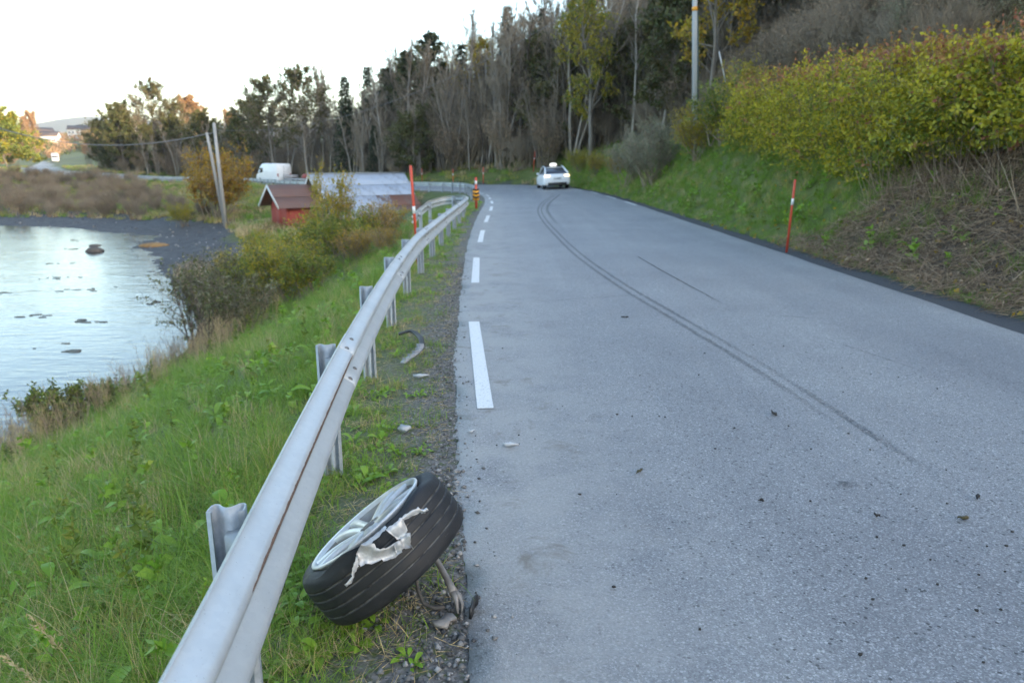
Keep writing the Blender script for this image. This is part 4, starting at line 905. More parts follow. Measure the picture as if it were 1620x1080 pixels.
for s in (-1, 1):
    mb = MB(); mb.box((s*.965 - .02, 1.05, 1.35), (s*.965 + .02, 1.95, 1.42)); mb.box((s*.972 - .02, .75, 1.42), (s*.972 + .02, 1.55, 1.95)); mb.build('side_window', M['glass'], van)
    mb = MB(); mb.box((s*.985 - .015, -2.6, .36), (s*.985 + .015, 2.3, .55)); mb.build('sill', M['teal'], van)
    mb = MB(); mb.box((s*.85 - .08, -2.93, .9), (s*.85 + .08, -2.87, 1.25)); mb.build('tail_light', M['tail_red'], van)
mb = MB(); mb.box((-.012, -2.915, .5), (.012, -2.9, 2.2)); mb.build('door_gap', M['black_plastic'], van)
for x in (-.86, .86):
    for y in (-1.7, 1.75): wheel_parts(van, x, y, .36)
tr_ = empty('trailer', (0, 0, 0), 0, 'low flat trailer with two axles behind the white van', 'trailer')
back = Matrix.Rotation(vh, 4, 'Z') @ Vector((0, -6.7, 0)); tr_.location = (vc[0] + back.x + .3, vc[1] + back.y, RC[i, 3] + .02); tr_.rotation_euler = (0, 0, vh + .12)
mb = MB(); mb.box((-1.05, -2.7, .55), (1.05, 2.3, .70)); mb.box((-.06, 2.3, .5), (.06, 3.7, .62)); mb.build('deck', M['deck'], tr_)
mb = MB(); mb.box((-1.08, 2.25, .70), (1.08, 2.32, 1.15)); mb.build('headboard', M['deck'], tr_)
for x in (-1.0, 1.0):
    for y in (-.5, .35): wheel_parts(tr_, x, y, .30, .2)
ld = empty('loaded_machine', tr_.location + (Matrix.Rotation(vh + .12, 4, 'Z') @ Vector((0, -1.5, .70))), vh + .12, 'small red machine lying on the tail of the trailer', 'machine')
loft([rrect(y, hw, z0, z1, .08, .05) for y, hw, z0, z1 in ((-.9, .5, .12, .45), (-.6, .7, .08, .62), (.3, .75, .08, .60), (.8, .6, .1, .35))]).build('body', M['load_red'], ld, True)
mb = MB(); mb.tube([(-.6, -.9, .2), (-.6, -1.1, .95), (.6, -1.1, .95), (.6, -.9, .2)], .04, 8); mb.build('handle_bar', M['steel_dark'], ld)
tk = empty('truck', (-183.5, 301, gz(-183.5, 301) + .05), R(32), 'small pale box truck coming down the sunlit far road', 'truck')
mb = MB(); mb.box((-1.25, -6, .95), (1.25, .2, 3.6)); mb.build('cargo_box', M['deck'], tk)
loft([rrect(y, 1.2, .5, z1, .1, .05) for y, z1 in ((-7.9, 2.0), (-7.8, 2.9), (-6.3, 3.1))]).build('cab', M['van_white'], tk, True)
mb = MB(); mb.box((-1.05, -7.93, 1.75), (1.05, -7.86, 2.6)); mb.build('windscreen', M['glass'], tk)
for x in (-1.05, 1.05):
    for y in (-6.9, -1.4): wheel_parts(tk, x, y, .5, .3)

# ================================================================== vegetation
def scatter(name, P, rot, scl, var, meshes):
    """one object of ground cover: small plants set on points"""
    coll = bpy.data.collections.new(name + '_kinds')
    for i, me in enumerate(meshes): coll.objects.link(bpy.data.objects.new('%s_kind_%02d' % (name, i), me))
    me = bpy.data.meshes.new(name); me.vertices.add(len(P)); me.vertices.foreach_set('co', np.asarray(P, np.float32).ravel()); me.update()
    a = me.attributes.new('rot', 'FLOAT_VECTOR', 'POINT'); a.data.foreach_set('vector', np.asarray(rot, np.float32).ravel())
    a = me.attributes.new('scl', 'FLOAT', 'POINT'); a.data.foreach_set('value', np.asarray(scl, np.float32))
    a = me.attributes.new('var', 'INT', 'POINT'); a.data.foreach_set('value', np.asarray(var, np.int32))
    o = link(bpy.data.objects.new(name, me)); g = bpy.data.node_groups.new(name, 'GeometryNodeTree')
    g.interface.new_socket('Geometry', in_out='INPUT', socket_type='NodeSocketGeometry'); g.interface.new_socket('Geometry', in_out='OUTPUT', socket_type='NodeSocketGeometry')
    gi = g.nodes.new('NodeGroupInput'); go = g.nodes.new('NodeGroupOutput'); ip = g.nodes.new('GeometryNodeInstanceOnPoints'); ci = g.nodes.new('GeometryNodeCollectionInfo')
    ci.inputs['Collection'].default_value = coll; ci.inputs['Separate Children'].default_value = True; ci.inputs['Reset Children'].default_value = True
    def na(n, t):
        q = g.nodes.new('GeometryNodeInputNamedAttribute'); q.data_type = t; q.inputs['Name'].default_value = n; return [s for s in q.outputs if s.enabled and s.name == 'Attribute'][0]
    e2r = g.nodes.new('FunctionNodeEulerToRotation'); L = g.links.new
    L(na('rot', 'FLOAT_VECTOR'), e2r.inputs[0]); L(gi.outputs[0], ip.inputs['Points']); L(ci.outputs[0], ip.inputs['Instance']); ip.inputs['Pick Instance'].default_value = True
    L(na('var', 'INT'), ip.inputs['Instance Index']); L(e2r.outputs[0], ip.inputs['Rotation']); L(na('scl', 'FLOAT'), ip.inputs['Scale']); L(ip.outputs[0], go.inputs[0])
    md = o.modifiers.new('scatter', 'NODES'); md.node_group = g
    return tag(o, kind='stuff')
def tuft(rng, n, h, w, rad, lean, mat, nb=4, mats=None):
    a = rng.uniform(0, 6.283, n); rr = rad * np.sqrt(rng.random(n)); b = rng.uniform(0, 6.283, n)
    base = np.stack([rr*np.cos(a), rr*np.sin(a), np.full(n, -.02)], 1); hh = h * rng.uniform(.5, 1.15, n); ln = lean * rng.uniform(.2, 1.5, n)
    d = np.stack([np.cos(b), np.sin(b), 0*b], 1); sd_ = np.stack([-np.sin(b), np.cos(b), 0*b], 1); V = []
    for i in range(nb):
        t = i / nb; p = base + d * (ln*hh*t**1.7)[:, None]; p[:, 2] += hh * (t - .28*np.clip(ln, 0, 2)*t**2.4)
        ww = (w * (1 - t**1.6) * .5) * rng.uniform(.7, 1.2, n)
        V += [p - sd_ * ww[:, None], p + sd_ * ww[:, None]]
    p = base + d * (ln*hh)[:, None]; p[:, 2] += hh * (1 - .28*np.clip(ln, 0, 2)); V.append(p)
    k = 2*nb + 1; V = np.stack(V, 1).reshape(-1, 3); o = np.arange(n)[:, None, None]*k
    F4 = (o + np.array([[[2*i, 2*i+1, 2*i+3, 2*i+2] for i in range(nb-1)]])).reshape(-1, 4); F3 = (o + np.array([[[2*nb-2, 2*nb-1, 2*nb]]])).reshape(-1, 3)
    return mesh_np('tuft', V, [F4, F3], mat)
def weed(rng, n, L, asp, h, mat, lobes=False):
    """rosette of broad leaves on short stalks, each leaf a bent strip"""
    V = []; F = []; c = 0
    for i in range(n):
        b = rng.uniform(0, 6.283); l = L * rng.uniform(.6, 1.2); hh = h * rng.uniform(.3, 1.2); up = rng.uniform(.25, 1.0)
        d = np.array([math.cos(b), math.sin(b), 0]); s = np.array([-math.sin(b), math.cos(b), 0]); p0 = d * rng.uniform(.0, .05)
        for t in (0, .12, .35, .6, .82, 1.0):
            w = l * asp * .5 * (math.sin(math.pi * min(1, max(.04, t*.93 + .04))) ** .8 if not lobes else (1.0 if int(t*9) % 2 else .6) * math.sin(math.pi*min(1, t*.9+.06)))
            p = p0 + d * (l * t * .85) + np.array([0, 0, hh*.6*up + l * (up*t - .65*t*t)])
            V += [p - s*w + [0, 0, w*.35], p, p + s*w + [0, 0, w*.35]]
        for j in range(5):
            F += [[c+3*j, c+3*j+1, c+3*j+4, c+3*j+3], [c+3*j+1, c+3*j+2, c+3*j+5, c+3*j+4]]
        c += 18
    return mesh_np('weed', np.array(V), np.array(F), mat, True)
def herb(rng, h, nl, L, leafm, stemm, asp=.5):
    """upright leafy stalk"""
    n = 6; P = np.column_stack([np.cumsum(rng.normal(size=n)*h*.03), np.cumsum(rng.normal(size=n)*h*.03), np.linspace(-.03, h, n)])
    V, F = prisms(P[:-1], P[1:], h*.007, h*.005); t = rng.uniform(.15, 1, nl); q = np.stack([np.interp(t*h, P[:, 2], P[:, i]) for i in range(3)], 1)
    dv = rng.normal(size=(nl, 3)); dv[:, 2] = .25; V2, F2 = leaves(rng, q, L*(1.1-.5*t), .6, asp, nrm(dv)*1.2)
    return mesh_np('herb', np.concatenate([V, V2]), [F, F2 + len(V)], [stemm, leafm], False, [0, 1])
FX = 810/1150.
def in_view(x, y, m=1.2):
    dep = y*.971 + .2; return (np.abs(x) < FX*dep*1.02 + m) & (y > .2)
def sample(rng, n, x0, x1, y0, y1, yp=1.0):
    x = rng.uniform(x0, x1, n); y = y0 + (y1 - y0) * rng.random(n) ** yp
    k = in_view(x, y); return x[k], y[k]
rng = np.random.default_rng(42)
TUFT = [tuft(rng, 34, h, w, .10, ln, mt) for h, w, ln, mt in ((.30, .0055, .75, M['grass']), (.36, .006, 1.0, M['grass']), (.24, .005, .6, M['grass']), (.42, .006, 1.15, M['grass']), (.28, .005, .9, M['grass_y']), (.34, .0055, 1.2, M['grass']), (.38, .004, .7, M['straw']))]
WEED = [weed(rng, 7, .17, .34, .08, M['weed']), weed(rng, 9, .13, .5, .06, M['weed']), weed(rng, 7, .16, .28, .10, M['weed']), weed(rng, 8, .15, .45, .14, M['weed'], True), weed(rng, 5, .12, .7, .12, M['weed'])]
HERB = [herb(rng, .34, 30, .09, M['weed'], M['weed']), herb(rng, .42, 38, .07, M['leaf_green'], M['leaf_green']), herb(rng, .30, 24, .09, M['weed'], M['weed'], .7)]
# --- steep grass slope between guard rail and bay
x, y = sample(rng, 52000, -13, -.3, .3, 34, 1.5); z, s, sL, sR, dsh, hw = land(x, y, True)
dd = np.hypot(x, y); patch = vnoise(x*1.3, y*1.3, 7)
k = (sL > .80) & (dsh > .4) & (rng.random(len(x)) < np.clip(3.2/np.maximum(dd, 1.5), .12, 1) * (.75 + .25*np.tanh(patch*2)))
x, y, z, sL_k, dsh_k, dd, patch = x[k], y[k], z[k], sL[k], dsh[k], dd[k], patch[k]
n = len(x); var = rng.choice(6, n, p=[.25, .2, .17, .15, .08, .15]); yel = vnoise(x*.9, y*.9, 15); var = np.where(rng.random(n) < np.clip(.10 + .5*yel, 0, .5), 4, var); var = np.where(rng.random(n) < .06 + .08*(dsh_k < 3.5) + .10*(vnoise(x*1.8, y*1.8, 21) > .55), 6, var)
scl = rng.uniform(.65, 1.15, n) * (1 + .015*dd) * (.85 + .25*np.tanh(patch)); scl *= np.where(sL_k < 1.1, .8, 1)
rot = np.column_stack([rng.normal(size=n)*.14, rng.normal(size=n)*.14 - .30, rng.uniform(0, 6.28, n)]); rot[:, 1] = rng.normal(size=n)*.2
scatter('slope_grass', np.column_stack([x, y, z]), rot, scl, var, TUFT)
# --- short verge grass between the posts and the asphalt
x, y = sample(rng, 80000, -3.2, .2, 1.2, 36, 1.7); z, s, sL, sR, dsh, hw = land(x, y, True)
pn_ = vnoise(x*4, y*3, 3) + .6*vnoise(x*9, y*8, 4)
k = (sL > .05) & (sL < .85) & (rng.random(len(x)) < np.clip((sL - .04)/.36, 0, 1) ** 1.1 * np.clip(.35 + .75*(pn_ + .5), .04, 1) * np.clip(2.6/np.maximum(y, 2.2), .3, 1) * .42)
x, y, z = x[k], y[k], z[k]; n = len(x)
VT = [tuft(rng, 22, h, .0042, .07, ln, mt) for h, ln, mt in ((.10, .9, M['grass']), (.14, 1.2, M['grass']), (.08, .8, M['grass']), (.12, 1.1, M['straw']), (.10, 1.0, M['grass_y']))] + [weed(rng, 7, .07, .5, .02, M['weed']), weed(rng, 6, .09, .4, .03, M['weed'])]
var = rng.choice(7, n, p=[.24, .18, .20, .14, .08, .09, .07])
scatter('verge_grass', np.column_stack([x, y, z]), np.column_stack([rng.normal(size=n)*.15, rng.normal(size=n)*.15, rng.uniform(0, 6.28, n)]), rng.uniform(.5, 1.2, n)*(1+.02*y), var, VT)
# straw and leaf litter in the verge
n = 2600; y = 1.5 + 14*rng.random(n)**1.6; li = np.array([np.argmin(np.abs(STF[:, 1] - v)) for v in y]); x = STF[li, 0] - STF[li, 2] - rng.uniform(.02, .8, n); z = land(x, y) + .012
a = rng.uniform(0, 6.28, n); l = rng.uniform(.03, .13, n); B = np.column_stack([x + l*np.cos(a), y + l*np.sin(a), z + .02*rng.random(n)]); V, F = spikes(np.column_stack([x, y, z]), B, .0018)
tag(link(bpy.data.objects.new('straw_litter', mesh_np('straw_litter', V, F, M['straw']))), kind='stuff')
# --- broad leaved weeds in the slope
x, y = sample(rng, 15000, -12, -.5, .6, 24, 1.5); z, s, sL, sR, dsh, hw = land(x, y, True); pt = vnoise(x*1.7+3, y*1.7, 9)
k = (sL > .9) & (dsh > .3) & (rng.random(len(x)) < np.clip(.35 + .6*pt, .04, 1) * np.clip(3.5/np.hypot(x, y), .2, 1)*.70)
x, y, z, dsh = x[k], y[k], z[k], dsh[k]; n = len(x); var = np.where(rng.random(n) < .22, 5 + rng.integers(0, 3, n), rng.integers(0, 5, n)); var = np.where((dsh < 3) & (rng.random(n) < .6), 6, var)
scatter('weeds', np.column_stack([x, y, z + .05]), np.column_stack([rng.normal(size=n)*.2, rng.normal(size=n)*.2, rng.uniform(0, 6.28, n)]), rng.uniform(.45, 1.0, n)*(1+.025*y), var, WEED + HERB)
# a few tall dry grass stalks stand out close behind the rail
for i, (x, y, h, ln, l) in enumerate([(-1.42, 2.05, .62, -.10, 'tall dry grass stalk with drooping seed head behind the nearest guardrail post'), (-1.36, 1.95, .58, -.16, 'dry stalk leaning left beside the tallest one behind the guardrail'), (-1.52, 1.9, .50, -.05, 'thin pale stalk left of the pair behind the guardrail'), (-1.75, 1.55, .40, .30, 'long straw lying across the grass at the lower left corner')]):
    r = np.random.default_rng(60 + i); t = np.linspace(0, 1, 9); P = np.column_stack([ln*t**1.6, .05*np.sin(t*3 + i), h*(t - .12*t**3)]); mb = MB(); mb.tube(P, .0022 - .0012*t, 5)
    A = np.repeat(P[-3:], 14, 0) + r.normal(size=(42, 3))*.004; A[:, :] += (P[-1] - P[-3])*r.uniform(0, .5, (42, 1)); V, F = leaves(r, A, .022, .3, .3, np.tile(nrm((P[-1]-P[-3])[None]), (42, 1))*1.5); mb.add(V, F)
    o = mb.build('dry_stalk', M['straw']); o.location = (x, y, gz(x, y)); tag(o, l, 'grass stalk')
# --- rank herbs and withered stalks on the water's edge
x, y = sample(rng, 16000, -16, -4, 9, 34, 1.1); z, s, sL, sR, dsh, hw = land(x, y, True)
k = (dsh > .15) & (dsh < 3.2 + .5*vnoise(x, y)) & (rng.random(len(x)) < .20); x, y, z = x[k], y[k], z[k]; n = len(x)
SK = []
for q in range(4):
    m_ = 9; A = np.column_stack([rng.normal(size=(m_, 2))*.06, np.zeros(m_)]); B = A + np.column_stack([rng.normal(size=(m_, 2))*.13, rng.uniform(.5, 1.0, m_)]); R0 = np.full(m_, .006)
    C_, D_, R1 = offshoots(rng, A, B, R0, 9, .5, 1, .6, .22, .2); V, F = spikes(np.concatenate([A, C_]), np.concatenate([B, D_]), np.concatenate([R0, R1])); SK.append(mesh_np('stalks', V, F, M['dead'] if q < 2 else M['straw']))
var = np.where(rng.random(n) < .50, rng.integers(0, 4, n), 4 + rng.integers(0, 3, n))
scatter('shore_herbs', np.column_stack([x, y, z]), np.column_stack([rng.normal(size=n)*.15, rng.normal(size=n)*.15, rng.uniform(0, 6.28, n)]), rng.uniform(.45, .95, n), var, SK + [HERB[1], HERB[1], herb(rng, .6, 30, .08, M['leaf_dark'], M['dead'])])
# --- the right-hand bank
x, y = sample(rng, 60000, 4.5, 26, 9, 74, 1.25); z, s, sL, sR, dsh, hw = land(x, y, True)
gl = 15.4 + 1.0*vnoise(x*1.3, y*1.3, 1) - (sR < 1.3)*2.5*(rng.random(len(x)) < .4)
k = (sR > .45) & (sR < 15) & (rng.random(len(x)) < np.where(y > gl, .5, .08 + .34*(vnoise(x*1.6, y*1.6, 12) > .25))) & ((sR < 4.5) | (rng.random(len(x)) < .45)); x, y, z, sR = x[k], y[k], z[k], sR[k]; n = len(x)
var = rng.choice(6, n, p=[.25, .25, .15, .15, .12, .08]); var = np.where((sR > 4) & (y > 30) & (rng.random(n) < .35), 6, var); var = np.where(rng.random(n) < .22*(vnoise(x*1.1, y*1.1, 31) > .1), 4, var); var = np.where(rng.random(n) < .07, 6, var)
scatter('bank_grass', np.column_stack([x, y, z]), np.column_stack([rng.normal(size=n)*.2, rng.normal(size=n)*.2, rng.uniform(0, 6.28, n)]), rng.uniform(.6, 1.1, n)*np.where(sR < 1.2, .6, 1)*(1+.010*y), var, TUFT)
x, y = sample(rng, 11000, 5, 18, 7, 70, 1.3); z, s, sL, sR, dsh, hw = land(x, y, True); k = (sR > .8) & (sR < 9) & (y > 7) & (rng.random(len(x)) < np.where(y > 15, 1, .35) * np.clip(.3 + .6*vnoise(x*.9, y*.9, 6), .03, .8)*.55); x, y, z = x[k], y[k], z[k]; n = len(x)
scatter('bank_weeds', np.column_stack([x, y, z + .04]), np.column_stack([rng.normal(size=n)*.25, rng.normal(size=n)*.25, rng.uniform(0, 6.28, n)]), rng.uniform(.8, 1.7, n), np.where(rng.random(n) < .5, rng.integers(0, 5, n), 5+rng.integers(0, 3, n)), WEED + HERB)
# --- cut brush: felled stems lying on the brown slope
n = 26000; x, y = rng.uniform(5.6, 11.5, n), rng.uniform(6.2, 17.5, n); z, s, sL, sR, dsh, hw = land(x, y, True)
k = (sR > .42 + .2*vnoise(x*2, y*2)) & (y < 15.7 + .9*vnoise(x, y, 3)) & in_view(x, y, 1.5); x, y, z = x[k], y[k], z[k]; n = len(x)
a = rng.normal(size=n)*1.3 + 2.4; l = rng.uniform(.06, .62, n)**1.25; A = np.column_stack([x, y, z + .02 + .22*rng.random(n)**1.5])
B = A + np.column_stack([l*np.cos(a), l*np.sin(a), l*(.40*np.cos(a) + .42*rng.normal(size=n))]); V, F = spikes(A, B, .0035 + .0045*rng.random(n)); V2, F2 = leaves(rng, A[::11] + [0, 0, .03], .06, .8, .6)
tag(link(bpy.data.objects.new('cut_brush', mesh_np('cut_brush', np.concatenate([V, V2]), [F, F2 + len(V)], M['dead']))), kind='stuff')
# fallen yellow leaves
n = 420; x, y = rng.uniform(5.8, 10, n), rng.uniform(7, 22, n); z, s, sL, sR, dsh, hw = land(x, y, True); k = sR > .3; V, F = leaves(rng, np.column_stack([x, y, z + .06])[k], .085, .9, .7)
tag(link(bpy.data.objects.new('fallen_leaves', mesh_np('fallen_leaves', V, F, M['leaf_yellow']))), kind='stuff')

# ---------------- hedge on the bank
def hedge_pts(rng, n, px, wob=1.0, thick=.9):
    """points in the leafy volume; px = stations (x, y, z bottom, z top)"""
    px = np.array(px, float); t = rng.random(n) * (len(px) - 1); i = t.astype(int).clip(0, len(px)-2); f = (t - i)[:, None]; c = px[i]*(1-f) + px[i+1]*f
    v = rng.random(n) ** .85; zz = c[:, 2] + (c[:, 3] + .42*vnoise(c[:, 1]*1.9, c[:, 0]*2, 3) - c[:, 2]) * v
    lumps = .35*vnoise(c[:, 1]*1.5, zz*2.0, 5) + .22*vnoise(c[:, 1]*4, zz*4.5, 6)
    front = -.55*np.sin(np.clip(v, 0, 1)*math.pi*.85 + .25) + lumps*wob
    dep = rng.random(n)**1.7 * thick * (1.8)
    x = c[:, 0] + front + dep + v*.35
    return np.column_stack([x, c[:, 1] + .25*rng.normal(size=n), zz]), v, lumps
HP = [(8.2, 9.5, 2.0, 3.4), (8.35, 11.9, 2.1, 3.65), (8.4, 13.6, 1.95, 3.82), (8.35, 15.4, 1.7, 3.97), (8.2, 17, 1.25, 4.18), (8.2, 20.5, 1.5, 4.45), (8.3, 25, 2.0, 4.6), (8.5, 29.6, 2.5, 4.6)]
hedge = empty('hedge', (8.3, 20, gz(8.3, 20)), 0, 'long yellow-green hedge with red shoot tips along the top of the right bank', 'hedge'); hi = -np.array(hedge.location)
rng = np.random.default_rng(77)
P, v, lu = hedge_pts(rng, 175000, HP, 1.9, 1.0); big_ = vnoise(P[:, 1]*.9, P[:, 2]*1.3, 8)
keep = rng.random(len(P)) < np.clip(.40 + 1.25*lu, .015, 1); P, v, big_ = P[keep], v[keep], big_[keep]
red = (rng.random(len(P)) < .02 + .62*np.clip((v - .74)/.26, 0, 1)**1.3 + .16*(vnoise(P[:, 1]*1.7, P[:, 2]*1.9, 14) > .45)); grn = ~red & (rng.random(len(P)) < np.clip(.45 - .55*(v - .3) - .45*big_, .05, .9))
for nm, q, mt, sz in (('foliage', ~red & ~grn, M['hedge'], .088), ('green_foliage', grn, M['hedge_green'], .088), ('red_foliage', red, M['hedge_red'], .08)):
    V, F = leaves(rng, P[q] + hi, sz, .3, .6); link(bpy.data.objects.new(nm, mesh_np(nm, V, F, mt)), hedge)
n = 520; Q, vq, lq = hedge_pts(rng, n, HP, 1.9, .35); d = nrm(np.column_stack([-.7 + .35*rng.normal(size=n), .7*rng.normal(size=n), .25 + .5*rng.normal(size=n)])); L_ = rng.uniform(.25, .65, n)[:, None]
V, F = spikes(Q + hi, Q + d*L_ + hi, .004); q = (Q[:, None] + (d*L_)[:, None]*rng.uniform(.1, 1.05, (n, 15, 1))).reshape(-1, 3); V2, F2 = leaves(rng, q + hi, .085, .3, .6); kk = np.repeat(np.repeat(1 + (rng.random(n) < .10).astype(int), 15), 2)
link(bpy.data.objects.new('sprays', mesh_np('sprays', np.concatenate([V, V2]), [F, F2 + len(V)], [M['twig'], M['hedge'], M['hedge_red']], False, [0, kk])), hedge)
n = 420; t = rng.random(n); hp = np.array(HP); A = np.stack([np.interp(t*(len(hp)-1), range(len(hp)), hp[:, i]) for i in range(4)], 1)
gx_ = A[:, 0] + rng.uniform(.35, 1.4, n); gy_ = A[:, 1] + .2*rng.normal(size=n); base = np.column_stack([gx_, gy_, land(gx_, gy_) - .03]); tip = base + np.column_stack([-.25 + .35*rng.normal(size=n), .3*rng.normal(size=n), (A[:, 3] - base[:, 2])*rng.uniform(.6, 1.08, n)])
mid = (base + tip)/2 + np.column_stack([.12*rng.normal(size=(n, 2)), np.zeros(n)]); C_, D_, R1 = offshoots(rng, mid, tip, np.full(n, .008), 4, .1, 1, .6, .5, .15)
V, F = prisms(np.concatenate([base, mid]) + hi, np.concatenate([mid, tip]) + hi, .012, .007); V2, F2 = spikes(C_ + hi, D_ + hi, .005)
link(bpy.data.objects.new('stems', mesh_np('stems', np.concatenate([V, V2]), [F, F2 + len(V)], M['twig'])), hedge)
n = 130; t = rng.random(n)*.98; A = np.stack([np.interp(t*(len(hp)-1), range(len(hp)), hp[:, i]) for i in range(4)], 1); base = np.column_stack([A[:, 0] + rng.uniform(-.1, .6, n), A[:, 1], A[:, 3] - .35]); tip = base + np.column_stack([.12*rng.normal(size=(n, 2)), rng.uniform(.45, .85, n)])
V, F = spikes(base + hi, tip + hi, .007); t2 = rng.random((n, 9)); q = (base[:, None] + (tip-base)[:, None]*t2[..., None]).reshape(-1, 3); V2, F2 = leaves(rng, q + hi, .085, .3, .5)
link(bpy.data.objects.new('red_shoots', mesh_np('red_shoots', np.concatenate([V, V2]), [F, F2 + len(V)], M['hedge_red'])), hedge)
n = 1100; x = rng.uniform(7.7, 10.6, n); y = rng.uniform(9.2, 16.4, n); z = land(x, y); base = np.column_stack([x, y, z - .03]); tip = base + np.column_stack([.32*rng.normal(size=(n, 2)), rng.uniform(.35, 1.5, n)])
V, F = spikes(base + hi, tip + hi, .008 + .004*rng.random(n)); V2, F2 = leaves(rng, (base + (tip-base)*rng.random((n, 1)))[::3] + hi, .09, -.2, .4)
link(bpy.data.objects.new('bare_stems', mesh_np('bare_stems', np.concatenate([V, V2]), [F, F2 + len(V)], M['dead'])), hedge)

# ---------------- shrubs and trees
def woody(rng, base, tips, r0, n2, n3, l2=.45, l3=.5, a2=.7, a3=.8, trop=.12, t0=.3):
    """base->tips stems in 3 bowed pieces, then two orders of branching; returns solids and twig tips"""
    d = tips - base; n = len(base); bow = np.linalg.norm(d, axis=1)[:, None]*.05*rng.normal(size=(n, 3))
    p1 = base + d*.35 + bow; p2 = base + d*.7 + bow*.8
    A = np.concatenate([base, p1, p2]); B = np.concatenate([p1, p2, tips]); r0 = np.broadcast_to(r0, (n,)); Ra = np.concatenate([r0, r0*.75, r0*.5]); Rb = np.concatenate([r0*.75, r0*.5, r0*.22])
    LA, LB = p1, tips
    C_, D_, R1 = offshoots(rng, np.concatenate([p1, p2]), np.concatenate([p2, tips]), np.concatenate([r0*.7, r0*.5]), n2, t0*0, 1, a2, l2*2.2, trop, .45)
    m = (C_ + D_)/2 + .06*np.linalg.norm(D_ - C_, axis=1)[:, None]*rng.normal(size=C_.shape)
    E_, G_, R2 = offshoots(rng, np.concatenate([m, C_]), np.concatenate([D_, m]), np.concatenate([R1*.6, R1]), n3, .1, 1, a3, l3*1.6, trop*.5, .5)
    return (A, B, Ra, Rb), (C_, m, D_, R1), (E_, G_, R2)
def wood_mesh(name, st, br, tw, mats, tmin=.004, which='all'):
    A, B, Ra, Rb = st; V, F = prisms(A, B, Ra, Rb); C_, m, D_, R1 = br; R1 = np.maximum(R1, tmin)
    V1, F1 = prisms(C_, m, R1, R1*.7); V2, F2 = spikes(m, D_, R1*.7); V3, F3 = spikes(tw[0], tw[1], np.maximum(tw[2], tmin*.8))
    o1 = len(V); o2 = o1 + len(V1); o3 = o2 + len(V2)
    return mesh_np(name, np.concatenate([V, V1, V2, V3]), [F, F1 + o1, F2 + o2, F3 + o3], mats, False, [0, 1, 1, 1] if len(mats) > 1 else None)
def shrub_proto(name, seed, H, Wd, nst, n2, n3, leafm, lsize, lper, stemm=None, upright=.5, drop=0.0, aspect=.55):
    r = np.random.default_rng(seed); b = np.column_stack([r.normal(size=(nst, 2))*Wd*.09, np.full(nst, -.05)]); a = r.uniform(0, 6.28, nst); q = np.sqrt(r.random(nst))*Wd*.5
    t = np.column_stack([q*np.cos(a), q*np.sin(a), H*(1 - upright*.5*(q/(Wd*.5))**2)*r.uniform(.7, 1.0, nst)])
    st, br, tw = woody(r, b, t, H*.011, n2, n3, .34, .42)
    o = empty(name); link(bpy.data.objects.new('stems', wood_mesh('stems', st, br, tw, [stemm or M['twig']])), o)
    if leafm is not None:
        E_, G_ = tw[0], tw[1]; k = r.random(len(E_)) > drop; E_, G_ = E_[k], G_[k]; tt = r.random((len(E_), lper, 1)); P = (E_[:, None] + (G_ - E_)[:, None]*(.2 + .85*tt)).reshape(-1, 3)
        mats = leafm if isinstance(leafm, (list, tuple)) else [leafm]; V, F = leaves(r, P, lsize, .35, aspect)
        if len(mats) > 1: kk = np.repeat((r.random(len(P)) < .3 + .25*vnoise(P[:, 0]*1.5, P[:, 2]*1.5)).astype(int), 2); me = mesh_np('foliage', V, F, list(mats), False, [kk])
        else: me = mesh_np('foliage', V, F, mats)
        link(bpy.data.objects.new('foliage', me), o)
    return o
USED = set()
def place(proto, x, y, label, cat, group=None, s=1, rz=None, dz=-.05, tilt=(0, 0)):
    z = gz(x, y) + dz; rz = random.Random(int(x*100+y*10)).uniform(0, 6.28) if rz is None else rz
    if proto.name not in USED:
        USED.add(proto.name); KIDS.setdefault(proto.name, list(proto.children)); proto.location = (x, y, z); proto.rotation_euler = (tilt[0], tilt[1], rz); proto.scale = (s,)*3 if np.isscalar(s) else s
        return tag(proto, label, cat, group)
    c = copy_tree(proto, (x, y, z), rz, s, label, None, tilt); c['category'] = cat
    if group: c['group'] = group
    elif 'group' in c: del c['group']
    return c
s_yel = shrub_proto('bush', 1, 2.6, 2.8, 16, 7, 6, [M['leaf_lime'], M['leaf_green']], .085, 3)
s_yel2 = shrub_proto('bush', 2, 2.4, 2.6, 14, 7, 6, [M['leaf_green'], M['leaf_lime']], .08, 3)
s_mix = shrub_proto('bush', 3, 2.3, 2.4, 16, 7, 6, [M['leaf_lime'], M['leaf_yellow']], .075, 2)
s_brn = shrub_proto('bush', 4, 2.2, 2.2, 18, 8, 7, [M['leaf_yellow'], M['dead']], .065, 2, M['twig'], .4, .3)
s_dark = shrub_proto('bush', 5, 2.2, 2.4, 13, 6, 5, [M['leaf_dark'], M['leaf_greyg']], .07, 2, None, .5, .25)
s_sparse = shrub_proto('bush', 6, 2.4, 2.4, 9, 6, 5, [M['leaf_dark'], M['leaf_greyg']], .075, 2, M['bark_dark'], .5, .5)
s_will = shrub_proto('bush', 7, 3.4, 3.6, 26, 7, 6, [M['leaf_greyg'], M['leaf_greyg']], .10, 2, None, .7, .1, .3)
s_bare = shrub_proto('bush', 8, 2.6, 3.0, 26, 8, 7, None, 0, 0)
s_bare2 = shrub_proto('bush', 9, 3.4, 3.0, 22, 8, 7, [M['dead'], M['dead']], .09, 1, None, .5, .7)
s_low = shrub_proto('bush', 10, 1.0, 1.5, 16, 6, 5, [M['leaf_green'], M['leaf_dark']], .07, 3)
g_th = 'bushes in the thicket between guardrail and boathouse'
